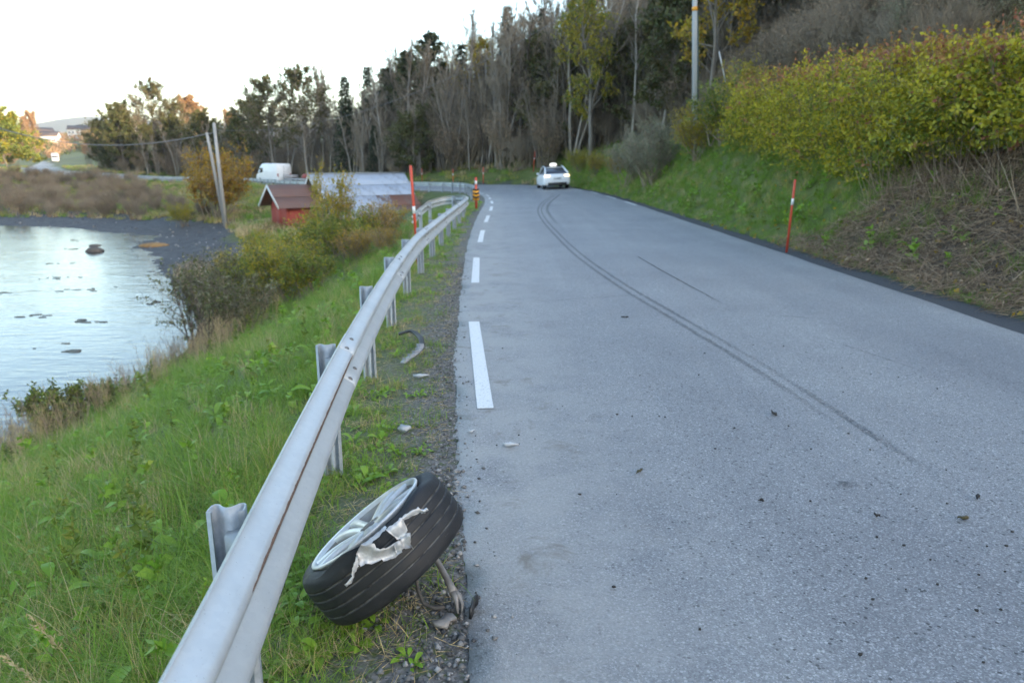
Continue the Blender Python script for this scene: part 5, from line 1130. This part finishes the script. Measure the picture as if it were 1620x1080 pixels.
for i, (pr, x, y, s, l) in enumerate([
  (s_yel, -11.3, 33, .58, 'yellow-green bush at the beach end of the thicket beside the grey mud'), (s_yel, -9.6, 30.5, .48, 'broad yellow-green bush low in the thicket in front of the red annex'),
  (s_mix, -7.6, 29, .95, 'yellowing bush reaching over the red annex roof'), (s_yel2, -7.1, 26, .86, 'mid green bush below the pale metal roof'),
  (s_mix, -6.7, 27.5, (.72, .72, 1.45), 'tallest yellow-leaved sprig rising in front of the metal roof'), (s_yel2, -5.7, 25, .85, 'green bush under the middle of the metal roof'),
  (s_brn, -4.5, 26, .76, 'orange-brown twiggy bush beside the leaning red pole'), (s_brn, -5.0, 23.5, .55, 'reddish bare-twigged bush in front of the orange-brown one'), (s_brn, -3.9, 22.5, .42, 'small rusty bush close behind the guardrail posts'),
  (s_yel2, -7.8, 22.5, .9, 'dense green bush halfway down the bank'), (s_yel, -6.4, 20.5, .75, 'bright green low bush nearest the guardrail in the thicket'), (s_yel2, -5.4, 19.5, .62, 'low green bush at the thicket foot above the grass'),
  (s_mix, -9.8, 26, .72, 'golden bush beside the beach above the dark shrub'), (s_dark, -8.6, 21.5, .95, 'dark-leaved shrub leaning over the water'), (s_sparse, -8.0, 18.0, 1.05, 'sparse dark shrub with bare branches against the water'),
  (s_sparse, -7.3, 17.0, .85, 'open-branched dark shrub just above the withered herbs'), (s_dark, -6.6, 17.6, .75, 'compact dark shrub beside the sparse ones'), (s_dark, -9.6, 24, 1.0, 'grey-green shrub between dark shrub and golden bush'),
  (s_low, -8.0, 12.2, .85, 'small leafy green bush alone on the grass edge above the water'), (s_low, -7.5, 13.0, .55, 'smallest green bush tucked beside the lone leafy one')]):
    place(pr, x, y, l, 'bush', g_th, s)
gold = shrub_proto('bush', 21, 5.3, 5.2, 22, 8, 7, [M['leaf_yellow'], M['leaf_orange']], .15, 3)
place(gold, -23.6, 59.5, 'big round golden-yellow bush behind the utility pole', 'bush')
place(s_yel, -25.5, 57, 'small green bush at the beach edge left of the golden bush', 'bush', None, .7)
g_sc = 'bare scrub on the far shore of the bay'
rng = np.random.default_rng(8); c_ = 0; spots = []
while len(spots) < 60 and c_ < 6000:
    c_ += 1; y = rng.uniform(64, 118); x = rng.uniform(-.72*y - 2, -.27*y); z, s, sL, sR, dsh, hw = land([x], [y], True)
    if dsh[0] < 5 or sL[0] < 2.5 or (sL[0] < 12 and x > -48) or math.hypot(x + 12.5, y - 50) < 9: continue
    if any((x-a)**2 + (y-b)**2 < 5.5 for a, b in spots): continue
    spots.append((x, y))
for i, (x, y) in enumerate(spots): place(s_bare if i % 3 else s_bare2, x, y, 'bare grey-brown scrub bush on the slope between far beach and road', 'bush', g_sc, rng.uniform(.42, .78))
place(s_will, 7.1, 38, 'rounded grey-green willow bush at the foot of the telephone pole', 'bush', None, 1.0)
place(s_will, 6.9, 43, 'grey willow bush further along the bank toward the taxi', 'bush', None, .85)
for i, (x, y, s, l) in enumerate([(14.6, 23.5, .8, 'grey bush at the corner above the red shoots of the hedge'), (17.5, 25, .9, 'grey bush high on the hillside left of the green clearing'), (13.4, 25.5, .75, 'grey bush where the wood meets the hedge top'), (19.8, 27.5, .9, 'topmost grey bush under the dark trees')]): place(s_will, x, y, l, 'bush', None, s)
for i, (x, y, s, l) in enumerate([(8.9, 31.5, 1.15, 'olive-brown bush closing the left end of the hedge'), (8.3, 33.5, 1.0, 'rusty-green bush just left of the telephone pole foot'), (10.2, 33, 1.1, 'brownish bush behind the hedge end with straw tips')]): place(s_mix if i else s_yel2, x, y, l, 'bush', None, s)
for i, (x, y, s, l) in enumerate([(5.4, 60, .7, 'yellow-green bush on the bank just right of the taxi'), (6.3, 56, .75, 'low yellow bush on the bank right of the yellow-green one'), (6.9, 50, .7, 'orange-tinged bush on the bank above the white edge dashes'), (3.2, 70, .9, 'yellow bush behind the taxi roof sign')]): place((s_yel, s_mix, s_brn, s_mix)[i], x, y, l, 'bush', None, s)

def tree_proto(name, seed, H, crown, lo, nb, n2, n3, leafm=None, lsize=.16, lper=2, bark='bark_grey', twig='twig', r0=None, ang=.75, drop=0, trop=.15, multi=1, droop=False, tmin=.010, lean=.05):
    r = np.random.default_rng(seed); r0 = r0 or H*.0095; root = empty(name); mb = MB(); segs = []
    for q in range(multi):
        k = 9; t = np.linspace(0, 1, k); ln = r.normal(size=2)*H*lean*(1 + .8*(multi > 1)); wob = np.cumsum(r.normal(size=(k, 2))*H*.008, axis=0); off = r.normal(size=2)*.35*(multi > 1)
        hq = H * (1 if q == 0 else r.uniform(.7, .98)); P = np.column_stack([off[0] + ln[0]*t**1.4 + wob[:, 0], off[1] + ln[1]*t**1.4 + wob[:, 1], -.2 + (hq+.2)*t]); mb.tube(P, r0*(1.15 - t)**.8*(1 if q == 0 else .8) + .008, 6); segs.append(P)
    mb.build('trunk', M[bark], root, True)
    A = []; B = []
    for P in segs:
        nq = max(4, nb // multi); t = lo + (1 - lo)*((np.arange(nq) + r.random(nq))/nq)**.85; t = t.clip(0, .97); u = t*(len(P)-1); i = u.astype(int); f = (u-i)[:, None]; p = P[i]*(1-f) + P[np.minimum(i+1, len(P)-1)]*f
        az = np.arange(nq)*2.4 + r.random(nq); el = ang*(1.15 - .6*t) + .18*r.normal(size=nq); rel = (t - lo)/(1 - lo); ln = crown*(1.0 - .50*rel**2.2)*(.50 + .50*np.sin(np.clip(rel*1.1+.2, 0, 1)*math.pi*.80))*r.uniform(.65, 1.2, nq)
        d = np.column_stack([np.sin(el)*np.cos(az), np.sin(el)*np.sin(az), np.cos(el)]); A.append(p); B.append(p + d*ln[:, None])
    A = np.concatenate(A); B = np.concatenate(B)
    st, br, tw = woody(r, A, B, r0*.34, n2, n3, .36, .46, .65, .75, trop)
    if droop: tw[1][:, 2] -= np.abs(tw[1] - tw[0]).sum(1)*.9
    link(bpy.data.objects.new('branches' if leafm is not None else 'crown', wood_mesh('crown', st, br, tw, [M[bark], M[twig]], tmin)), root)
    if leafm is not None:
        E_, G_ = tw[0], tw[1]; k = r.random(len(E_)) > drop; E_, G_ = E_[k], G_[k]; tt = r.random((len(E_), lper, 1)); P = (E_[:, None] + (G_-E_)[:, None]*(.15 + tt)).reshape(-1, 3); dv = np.tile([0, 0, -1.2], (len(P), 1)) if droop else None
        mats = leafm if isinstance(leafm, list) else [leafm]; V, F = leaves(r, P, lsize, .3, .6, dv)
        if len(mats) > 1: kk = np.repeat((r.random(len(P)) < .35 + .4*vnoise(P[:, 0]*.7, P[:, 2]*.7)).astype(int), 2); me = mesh_np('crown', V, F, mats, False, [kk])
        else: me = mesh_np('crown', V, F, mats)
        link(bpy.data.objects.new('crown', me), root)
    return root
def spruce_proto(name, seed, H, Wd):
    r = np.random.default_rng(seed); root = empty(name); mb = MB(); mb.tube([(0, 0, -.2), (0, 0, H*.5), (0, 0, H)], [H*.011, H*.007, .01], 7); mb.build('trunk', M['bark_dark'], root, True)
    A = []; B = []
    for z in np.arange(H*.10, H*.985, .34):
        f = (1 - z/H)**.8; n = 9 if f > .3 else 6; az = r.random()*6 + np.arange(n)*6.28/n + .3*r.normal(size=n); L = Wd*.5*f*r.uniform(.7, 1.15, n) + .12
        A.append(np.column_stack([0*az, 0*az, z + .1*r.normal(size=n)])); B.append(np.column_stack([L*np.cos(az), L*np.sin(az), z - L*.32 + .1*r.normal(size=n)]))
    A = np.concatenate(A); B = np.concatenate(B); V, F = spikes(A, B, .02); m = 12; t = r.uniform(.15, 1, (len(A), m, 1)); P = (A[:, None] + (B-A)[:, None]*t).reshape(-1, 3); d = np.repeat(nrm(B - A), m, 0)
    V2, F2 = leaves(r, P, .42, .5, .30, d*.9 + [0, 0, -.25]); link(bpy.data.objects.new('crown', mesh_np('crown', np.concatenate([V, V2]), [F, F2 + len(V)], [M['bark_dark'], M['needle']], False, [0, 1])), root); return root
BARE = [tree_proto('bare_tree', 100 + i, H, cr, lo, nb, 6, 7, None, bark=bk, multi=mu, ang=an, lean=.06, tmin=.015) for i, (H, cr, lo, nb, bk, mu, an) in enumerate([
  (13, 3.0, .35, 26, 'bark_grey', 1, .7), (12, 2.6, .30, 28, 'bark_pale', 2, .55), (14, 2.8, .45, 26, 'bark_grey', 1, .6), (11, 3.2, .22, 30, 'bark_grey', 3, .6), (13.5, 2.4, .40, 24, 'bark_pale', 1, .5), (12.5, 3.0, .28, 30, 'bark_dark', 2, .7), (10, 2.8, .2, 30, 'bark_grey', 4, .5)])]
SLIM = [tree_proto('slim_tree', 130 + i, 14, 2.5, .42, 30, 5, 6, None, bark=bk, ang=.5, lean=.03, r0=.10) for i, bk in enumerate(('bark_pale', 'bark_grey', 'bark_pale'))]
LEAFD = [tree_proto('leafy_tree', 140, 11.5, 5.6, .12, 44, 7, 5, [M['leaf_dark'], M['leaf_olive']], .34, 3, drop=.2, ang=1.05), tree_proto('leafy_tree', 141, 12.5, 5.4, .28, 40, 7, 5, [M['leaf_olive'], M['leaf_dark']], .28, 2, drop=.5, ang=1.05, tmin=.02)]
PINE = [tree_proto('pine_tree', 150, 14, 3.2, .55, 22, 6, 6, [M['needle'], M['leaf_dark']], .26, 3, bark='bark_dark', ang=1.0, trop=.05)]
SPR = [spruce_proto('spruce_tree', 160, 13, 4.2), spruce_proto('spruce_tree', 161, 15, 5.0)]
YEL = [tree_proto('birch_tree', 170, 15.5, 3.6, .18, 34, 7, 6, [M['leaf_lime'], M['leaf_green']], .17, 3, bark='bark_pale', droop=True, r0=.16), tree_proto('leafy_tree', 171, 12, 4.2, .2, 36, 7, 5, [M['leaf_yellow'], M['leaf_lime']], .24, 2, drop=.35, ang=.95)]
ORG = [tree_proto('orange_tree', 180, 12, 5.0, .1, 40, 7, 5, [M['leaf_far'], M['leaf_far']], .34, 3, ang=1.0)]
rng = np.random.default_rng(12); spots = []; c_ = 0
def try_spot(x, y, dmin):
    if any((x-a)**2 + (y-b)**2 < dmin*dmin for a, b in spots): return False
    spots.append((x, y)); return True
for (pr, x, y, s, l) in [(YEL[0], 6.9, 63, 1.0, 'tall drooping birch with lime-green leaves behind the taxi'), (YEL[1], 11.5, 45, .95, 'olive and gold tree just right of the telephone pole'), (YEL[1], -3.4, 84, .95, 'golden-topped tree on the skyline where the hill meets the sky'),
  (SPR[0], -21, 96, 1.0, 'pointed dark spruce on the skyline left of the pines'), (SPR[1], -18.5, 98, .92, 'pointed dark spruce beside its twin on the skyline'), (SPR[0], -5.6, 86, 1.0, 'lone pointed spruce top breaking the skyline below the golden tree'), (SPR[1], -.5, 86, 1.0, 'tall dark spruce near the top of the skyline'), (SPR[1], 3.6, 92, .9, 'dark spruce top at the upper edge of the sky'),
  (PINE[0], -12.5, 90, .92, 'wide-topped dark pine on the skyline'), (PINE[0], -9.3, 88, .98, 'dark pine higher on the skyline ridge'), (PINE[0], -15.5, 96, .86, 'crooked dark pine lower on the skyline'),
  (LEAFD[1], -33, 104, 1.0, 'round dark airy crown above the white van'), (LEAFD[1], -27.5, 100, 1.05, 'second round dark crown right of the one above the van'), (LEAFD[0], -41, 117, .9, 'dark evergreen mass left of the van'),
  (LEAFD[0], -69.5, 134, .86, 'olive-green broad tree at the left end of the wood'), (LEAFD[1], -64.5, 136, 1.12, 'tall airy oak-like tree with light showing through its crown'), (LEAFD[0], -58, 131, .72, 'dark spreading tree under the airy crown'), (LEAFD[0], -62, 128, .6, 'yellow-flecked lower tree beneath the airy crown'),
  (LEAFD[0], -66.5, 129, .74, 'olive tree below the tall oak-like crown at the road side'), (LEAFD[1], -60.5, 136, .88, 'brown airy crown just right of the tall oak-like tree'), (LEAFD[0], -74, 137, .66, 'outermost olive tree at the left end of the wood'), (ORG[0], -71, 168, 1.0, 'sunlit orange tree behind the utility pole top'), (ORG[0], -58, 158, .75, 'partly sunlit orange tree behind the wood'), (LEAFD[0], -50, 124, .78, 'dark green tree just behind the utility pole')]:
    spots.append((x, y)); place(pr, x, y, l, 'tree', None, s)
bt = 'bare trees in the wood behind the bend'; nb_ = 0
ok_i = np.where((RC[:, 1] > 30) & (RC[:, 0] > -84) & (RC[:, 1] < 140))[0]
ok_l = ok_i[(RC[ok_i, 1] > 55) & (RC[ok_i, 0] > -62)]
while nb_ < 290 and c_ < 30000:
    c_ += 1; i = rng.choice(ok_i) if rng.random() < .55 else rng.choice(ok_l); e = 4 + 34*rng.random()**1.5; p = RC[i, :2] + RN[i]*(RC[i, 2] + e) + rng.normal(size=2)*.6; x, y = p
    if abs(x) > .74*y + 3 or y > 150: continue
    sr = land([x], [y], True)[3][0]; lo = 4.5 if y > 64 else (8 if y > 50 else 12)
    if sr < lo or (x > 12 and y < 45 and sr < 16): continue
    if not try_spot(x, y, 1.7 if sr < 18 else 2.4): continue
    nb_ += 1; right = x > .13*y
    if right and rng.random() < .6: pr = SLIM[rng.integers(3)]; l = 'slim bare trunk in the wood on the hillside above the hedge'; g = 'slim bare trees above the hedge'
    else: pr = BARE[rng.integers(len(BARE))]; l = 'bare grey-brown tree in the dense wood behind the road bend'; g = bt
    sc = rng.uniform(.75, 1.1) * float(np.interp(x, [-75, -48, -30, -12, 5], [.62, .80, .90, 1.0, 1.05]))
    place(pr, x, y, l, 'tree', g, (sc*1.1, sc*1.1, sc*rng.uniform(.92, 1.08)), None, -.1, (rng.normal()*.05, rng.normal()*.06))
for i in range(14):
    y = rng.uniform(62, 100); x = rng.uniform(-.32*y, .30*y); sr = land([x], [y], True)[3][0]
    if sr < 5 or sr > 30 or not try_spot(x, y, 1.5): continue
    place(YEL[1] if i % 4 == 0 else LEAFD[0], x, y, 'small olive-leaved tree among the bare trunks', 'tree', 'olive trees among the bare trunks', rng.uniform(.4, .7))
for i in range(26):                                                # the low end of the wood above van and boathouse
    x = -34 + 24*rng.random(); y = 92 + .25*(-12 - x) + 16*rng.random(); sr = land([x], [y], True)[3][0]
    if sr < 4 or not try_spot(x, y, 1.4): continue
    sc = rng.uniform(.85, 1.1); place(BARE[rng.integers(len(BARE))], x, y, 'bare grey-brown tree at the low end of the wood above the boathouse', 'tree', 'bare trees at the low end of the wood', (sc*1.25, sc*1.25, sc), None, -.1, (rng.normal()*.05, rng.normal()*.05))
for i in range(12):                                                # evergreens filling the upper hillside
    y = rng.uniform(50, 135); x = rng.uniform(-.05*y, .8*y); sr = land([x], [y], True)[3][0]
    if sr < 16 or not try_spot(x, y, 3.0): continue
    place(SPR[i % 2] if i % 3 else PINE[0], x, y, 'dark evergreen standing deep among the bare trunks', 'tree', 'evergreens deep in the wood', rng.uniform(.6, 1.0))
for i in range(40):                                                # brushwood under the trees
    y = rng.uniform(48, 112); x = rng.uniform(-.40*y, .45*y); sr = land([x], [y], True)[3][0]
    if sr < (3.4 if y > 66 else 9) or sr > 26: continue
    place((s_bare, s_bare2, s_bare, s_dark)[i % 4], x, y, 'brushwood bush under the trees at the edge of the wood', 'bush', 'brushwood at the edge of the wood', rng.uniform(.7, 1.25))
# saplings and brush that fill the wood between the trees: nobody could count them
def joined(name, root):
    V = []; F3 = []; F4 = []; m3 = []; m4 = []; mats = []; c = 0
    for ch in root.children:
        me = ch.data; co_ = np.zeros(len(me.vertices)*3, np.float32); me.vertices.foreach_get('co', co_); V.append(co_.reshape(-1, 3)); o = len(mats); mats += list(me.materials)
        lv = np.zeros(len(me.loops), np.int32); me.loops.foreach_get('vertex_index', lv); st_ = np.zeros(len(me.polygons), np.int32); tt = st_.copy(); mi = st_.copy(); me.polygons.foreach_get('loop_start', st_); me.polygons.foreach_get('loop_total', tt); me.polygons.foreach_get('material_index', mi)
        for k, Fl, ml in ((3, F3, m3), (4, F4, m4)):
            q = tt == k
            if q.any(): Fl.append(lv[st_[q][:, None] + np.arange(k)] + c); ml.append(mi[q] + o)
        c += len(co_)//3
    return mesh_np(name, np.concatenate(V), [np.concatenate(F3), np.concatenate(F4)], mats, False, [np.concatenate(m3), np.concatenate(m4)])
UW = [joined('underwood', o) for o in (s_bare, s_bare2, BARE[0], BARE[3], BARE[6], BARE[5])] + [joined('underwood', SPR[0]), joined('underwood', LEAFD[0])]
xs, ys, ks = [], [], []
for _ in range(9000):
    y = rng.uniform(34, 150); x = rng.uniform(-.66*y, .80*y); xs.append(x); ys.append(y)
xs = np.array(xs + list(rng.uniform(9, 26, 1500))); ys = np.array(ys + list(rng.uniform(20, 50, 1500))); z, s, sL, sR, dsh, hw = land(xs, ys, True)
lo = np.where(ys > 64, 3.6, np.where(ys > 50, 8, 13)); k = (sR > lo) & (sR < 70) & (rng.random(len(xs)) < np.where(sR < 24, .55, .36)); k |= (ys > 21) & (ys < 50) & (sR > 7.5) & (sR < 15) & (rng.random(len(xs)) < .75); k &= ~((xs > .58*ys) & (ys < 46) & (sR < 17))
x, y, z, sR = xs[k], ys[k], z[k], sR[k]; n = len(x); k_ = np.interp(x, [-75, -48, -30, -12, 5], [.5, .68, .82, .92, 1.0])
var = rng.choice(8, n, p=[.22, .2, .16, .16, .16, .07, .005, .025]); var = np.where((sR > 30) & (x > -5) & (rng.random(n) < .25), 6, var)
var = np.where((sR < 13) & (y < 50) & (x > 0), rng.integers(0, 2, n), var); tall = np.isin(var, (2, 3, 4, 5, 6, 7)); scl = np.where(tall, rng.uniform(.45, .85, n)*k_, rng.uniform(.9, 1.8, n)*(.5 + .5*k_)*np.where((sR < 14) & (y < 50), .5, 1))
scatter('underwood', np.column_stack([x, y, z - .1]), np.column_stack([rng.normal(size=n)*.05, rng.normal(size=n)*.05, rng.uniform(0, 6.28, n)]), scl, var, UW)
# ---------------- far shore and the sunlit distance
rnd_tree = tree_proto('round_tree', 190, 11.5, 6.2, .05, 60, 7, 6, [M['leaf_green'], M['leaf_lime']], .42, 3, ang=1.15)
place(rnd_tree, -135, 200, 'large round green tree at the left edge beyond the bay', 'tree', None, (1.55, 1.55, 1.1))
place(ORG[0], -203, 318, 'tall broad sunlit orange tree beside the far road', 'tree', None, (1.15, 1.15, 1.5))
place(ORG[0], -214, 332, 'second sunlit orange tree close behind the tallest one', 'tree', None, (1.0, 1.0, 1.2))
for i, (x, y, sc, l) in enumerate([(-186, 330, .55, 'orange sunlit bush row tree at the left of the far field'), (-180, 322, .5, 'orange sunlit tree at the middle of the far field edge'), (-171, 318, .55, 'orange sunlit tree near the wood end of the far field'), (-166, 312, .5, 'last orange tree of the field edge beside the dark tree'), (-226, 320, .45, 'low orange bush left of the tall orange tree'), (-160, 232, .42, 'rusty bush under the large round tree'), (-150, 222, .4, 'yellowish bush right of the large round tree')]):
    place(ORG[0], x, y, l, 'tree', None, (sc*1.5, sc*1.5, sc))
M['wall_white'] = plain('house_white', (.78, .76, .72), (.70, .68, .64), 1, .7); M['wall_ochre'] = plain('house_ochre', (.50, .34, .18), None, 1, .7); M['roof_dark'] = plain('roof_dark', (.06, .05, .05), (.11, .07, .055), 1, .7); M['win'] = plain('window_glass', (.05, .06, .08), None, 1, .1)
rng = np.random.default_rng(31)
def house(x, y, w, d, h, rz, mat, label):
    o = empty('house', (x, y, gz(x, y) - .4), rz, label, 'house', 'houses on the distant ridge'); mb = MB(); t = h + .35*d
    V = [(-w/2,-d/2,0),(w/2,-d/2,0),(w/2,d/2,0),(-w/2,d/2,0),(-w/2,-d/2,h),(w/2,-d/2,h),(w/2,d/2,h),(-w/2,d/2,h),(-w/2,0,t),(w/2,0,t)]
    mb.add(V, [[0,1,5,4],[1,2,6,5],[2,3,7,6],[3,0,4,7]]); mb.more([[5,6,9],[7,4,8]], 0); mb.build('wall', mat, o)
    mb = MB(); a = math.atan2(.35*d, d/2)
    for s in (-1, 1):
        V = [(-w/2-.4, s*(d/2+.4), h-.2), (w/2+.4, s*(d/2+.4), h-.2), (w/2+.4, 0, t+.1), (-w/2-.4, 0, t+.1)]; V += [(x_, y_, z_+.25) for x_, y_, z_ in V]; mb.add(V, [[0,1,2,3],[7,6,5,4],[0,4,5,1],[1,5,6,2],[2,6,7,3],[3,7,4,0]])
    mb.build('roof', M['roof_dark'], o)
    for k in range(int(w/2.6)):
        for zz in ([1.2, 3.9] if h > 5 else [1.2]):
            xx = -w/2 + 1.4 + k*2.6; mb = MB(); mb.box((xx-.55, -d/2-.05, zz), (xx+.55, -d/2-.01, zz+1.3)); mb.build('window', M['win'], o)
HS = [(-418, 610, 'white house at the left end of the ridge village'), (-392, 588, 'tall white house left of the tall orange tree'), (-407, 640, 'house half hidden behind the tall white one'), (-372, 600, 'house showing above the tall orange tree'), (-352, 615, 'white house just right of the tall orange tree'), (-338, 600, 'house on the ridge under the blue hill'), (-322, 590, 'pale house in the middle of the ridge'), (-330, 640, 'house higher up behind the middle of the ridge'), (-306, 600, 'white house toward the dark tree'), (-292, 590, 'last white house beside the dark tree'), (-345, 560, 'house low on the ridge under the blue hill'), (-280, 610, 'house peeping above the field trees'), (-375, 560, 'ochre house among orange trees left on the ridge'), (-310, 560, 'ochre house among orange trees on the right of the ridge')]
for i, (x, y, l) in enumerate(HS): house(x, y, rng.uniform(12, 17), rng.uniform(8, 10), 7.0 if i % 3 else 9.0, rng.uniform(-.1, .9), M['wall_ochre'] if 'ochre' in l else M['wall_white'], l)
n = 760; x = rng.uniform(-520, -220, n); y = rng.uniform(400, 720, n); k = (x/y < -.42) & (x/y > -.80); x, y = x[k], y[k]; z = land(x, y); n = len(x)
P = np.repeat(np.column_stack([x, y, z]), 55, 0); P = P + rng.normal(size=P.shape)*[2.0, 2.0, 1.2] + [0, 0, 1.8]; V, F = leaves(rng, P, 1.5, .4, .7); kk = np.repeat(np.repeat((rng.random(n) < .3).astype(int) , 55), 2)
tag(link(bpy.data.objects.new('distant_woods', mesh_np('distant_woods', V, F, [M['leaf_far'], M['leaf_dark']], False, [kk]))), kind='stuff')
m, nt, b = newmat('wooded_hill'); co = coords(nt); nt.links.new(ramp(nt, noise(nt, co, .02, 6), [(.3, (.035, .05, .04)), (.6, (.07, .08, .055)), (.8, (.12, .10, .07))]), b.inputs['Base Color']); b.inputs['Roughness'].default_value = .95; M['hill'] = m
hx = np.linspace(-3300, 1200, 160); hy = np.linspace(0, 900, 12); HX, HY = np.meshgrid(hx, hy)
top_ = np.interp(hx, [-3300, -2600, -2150, -2020, -1930, -1850, -1780, -1700, -1640, -1560, -1400, -900, 0, 1200], [60, 90, 120, 150, 168, 172, 186, 190, 182, 176, 165, 150, 120, 100]) + 5*vnoise(hx*.012, hx*.02)
HZ = 20 + (top_[None] - 20)*np.sin(np.clip(HY/900*1.25, 0, 1)*math.pi/2)**.8 + 4*vnoise(HX*.02, HY*.02, 4); HZ[-1] = -20
jj, ii = np.meshgrid(np.arange(11), np.arange(159), indexing='ij'); q = (jj*160 + ii).ravel()
tag(link(bpy.data.objects.new('hills', mesh_np('hills', np.stack([HX.ravel(), HY.ravel() + 2500, HZ.ravel()], 1), np.stack([q, q+1, q+161, q+160], 1), M['hill'], True))), kind='structure')
x, y = sample(rng, 6000, -78, -14, 60, 122, 1.0); z, s, sL, sR, dsh, hw = land(x, y, True); k = (dsh > 6) & (sL > 1.6) & (np.hypot(x+12.5, y-50.5) > 9) & ~((sL < 12) & (x > -50)) & (rng.random(len(x)) < .20); x, y, z = x[k], y[k], z[k]; n = len(x)
scatter('shore_scrub', np.column_stack([x, y, z]), np.column_stack([rng.normal(size=n)*.08, rng.normal(size=n)*.08, rng.uniform(0, 6.28, n)]), rng.uniform(.22, .5, n), rng.integers(0, 2, n), UW[:2])
# straw and rank grass on the far shore
x, y = sample(rng, 26000, -72, -7, 34, 112, 1.2); z, s, sL, sR, dsh, hw = land(x, y, True); k = (z > -2.85) & (dsh > 1) & (sL > 1.0) & (np.hypot(x+12.5, y-50.5) > 3.5) & (rng.random(len(x)) < .6*np.clip(1.3 - .02*dsh, .45, 1)); x, y, z, dsh = x[k], y[k], z[k], dsh[k]; n = len(x)
BT = [tuft(rng, 40, .5, .03, .4, .9, mt, 3) for mt in (M['straw'], M['grass_y'], M['grass'], M['dead'])]
scatter('shore_grass', np.column_stack([x, y, z]), np.column_stack([np.zeros((n, 2)), rng.uniform(0, 6.28, n)]), rng.uniform(.6, 1.4, n), np.where(rng.random(n) < np.clip(1.0 - dsh*.08, .15, .7), 0, rng.choice([1, 2, 2, 3], n)), BT)
# far verge and fields
x, y = sample(rng, 26000, -150, 4, 62, 190, 1.2); z, s, sL, sR, dsh, hw = land(x, y, True); k = ((sL > .6) | ((sR > .6) & (sR < 7))) & (dsh > 6) & (rng.random(len(x)) < .35); x, y, z = x[k], y[k], z[k]; n = len(x)
scatter('field_grass', np.column_stack([x, y, z]), np.column_stack([np.zeros((n, 2)), rng.uniform(0, 6.28, n)]), rng.uniform(.7, 1.5, n), rng.choice(4, n, p=[.15, .35, .3, .2]), BT)
# floating weed and stones in the bay
M['wrack'] = plain('sea_wrack', (.035, .03, .018), (.07, .055, .03), 9, .5); mb = MB(); rng = np.random.default_rng(4)
for cx, cy in [(-16.6, 24.5), (-14.4, 23.6), (-13.2, 27), (-17.5, 30), (-21, 33), (-15.5, 20.2), (-19.5, 26), (-24, 38), (-17, 34.5), (-12.8, 19.8), (-20.5, 29), (-27, 45), (-30, 50)]:
    for _ in range(7):
        px_, py_ = cx + .45*rng.normal(), cy + .35*rng.normal(); sz = rng.uniform(.03, .13)
        mb.poly_prism([(px_ + sz*1.7*math.cos(t)*rng.uniform(.6, 1.2), py_ + sz*.6*math.sin(t)*rng.uniform(.6, 1.2)) for t in np.arange(7)*.9], WATER_Z, WATER_Z + .035)
tag(mb.build('floating_weed', M['wrack']), kind='stuff')
M['shore_stone'] = plain('shore_stone', (.06, .05, .045), (.13, .11, .09), 4, .8, 0, .4, 12); M['wrack_or'] = plain('rusty_wrack', (.20, .11, .04), (.30, .18, .07), 3, .9)
def boulder(name, x, y, z, sx, sy, sz, label, cat, mat, seed):
    r = np.random.default_rng(seed); mb = MB(); mb.lathe([(0.0, 1), (.35, .93), (.7, .68), (.95, .3), (1.0, -.1), (.8, -.5)], 14); V = np.concatenate(mb.v); V = V*(1 + .14*vnoise(V[:, 0]*3 + seed, V[:, 1]*3 + V[:, 2]*2)[:, None]); mb.v = [V*[sx, sy, sz]]
    o = mb.build(name, mat, None, True); o.location = (x, y, z); return tag(o, label, cat)
boulder('stone', -24.9, 43.4, WATER_Z, .55, .4, .32, 'dark stone standing in the water off the beach', 'stone', M['shore_stone'], 1)
boulder('stone', -26.6, 46.5, WATER_Z, .4, .3, .14, 'flat dark stone just awash beyond the standing stone', 'stone', M['shore_stone'], 2)
boulder('wrack_heap', -22.5, 45.8, gz(-22.5, 45.8), .95, .45, .22, 'orange-brown heap of seaweed on the grey beach', 'seaweed', M['wrack_or'], 4)
n = 2600; x, y = rng.uniform(-62, -9, n), rng.uniform(30, 70, n); z, s, sL, sR, dsh, hw = land(x, y, True); k = (dsh > -.6) & (z < -2.6); pebbles('beach_stones', np.column_stack([x, y, z])[k], (.03 + .14*rng.random(n)**4)[k], M['stones'], 6)

# ---------------- autumn haze over the bay and the far hills
m = bpy.data.materials.new('haze'); m.use_nodes = True; nt = m.node_tree; nt.nodes.clear(); out = nt.nodes.new('ShaderNodeOutputMaterial'); pv = nt.nodes.new('ShaderNodeVolumePrincipled')
pv.inputs['Color'].default_value = (.88, .93, 1, 1); pv.inputs['Density'].default_value = .00016; pv.inputs['Anisotropy'].default_value = .2; nt.links.new(pv.outputs[0], out.inputs['Volume'])
mb = MB(); mb.box((-3600, -700, -7), (1500, 3800, 230)); tag(mb.build('haze', m), kind='stuff')
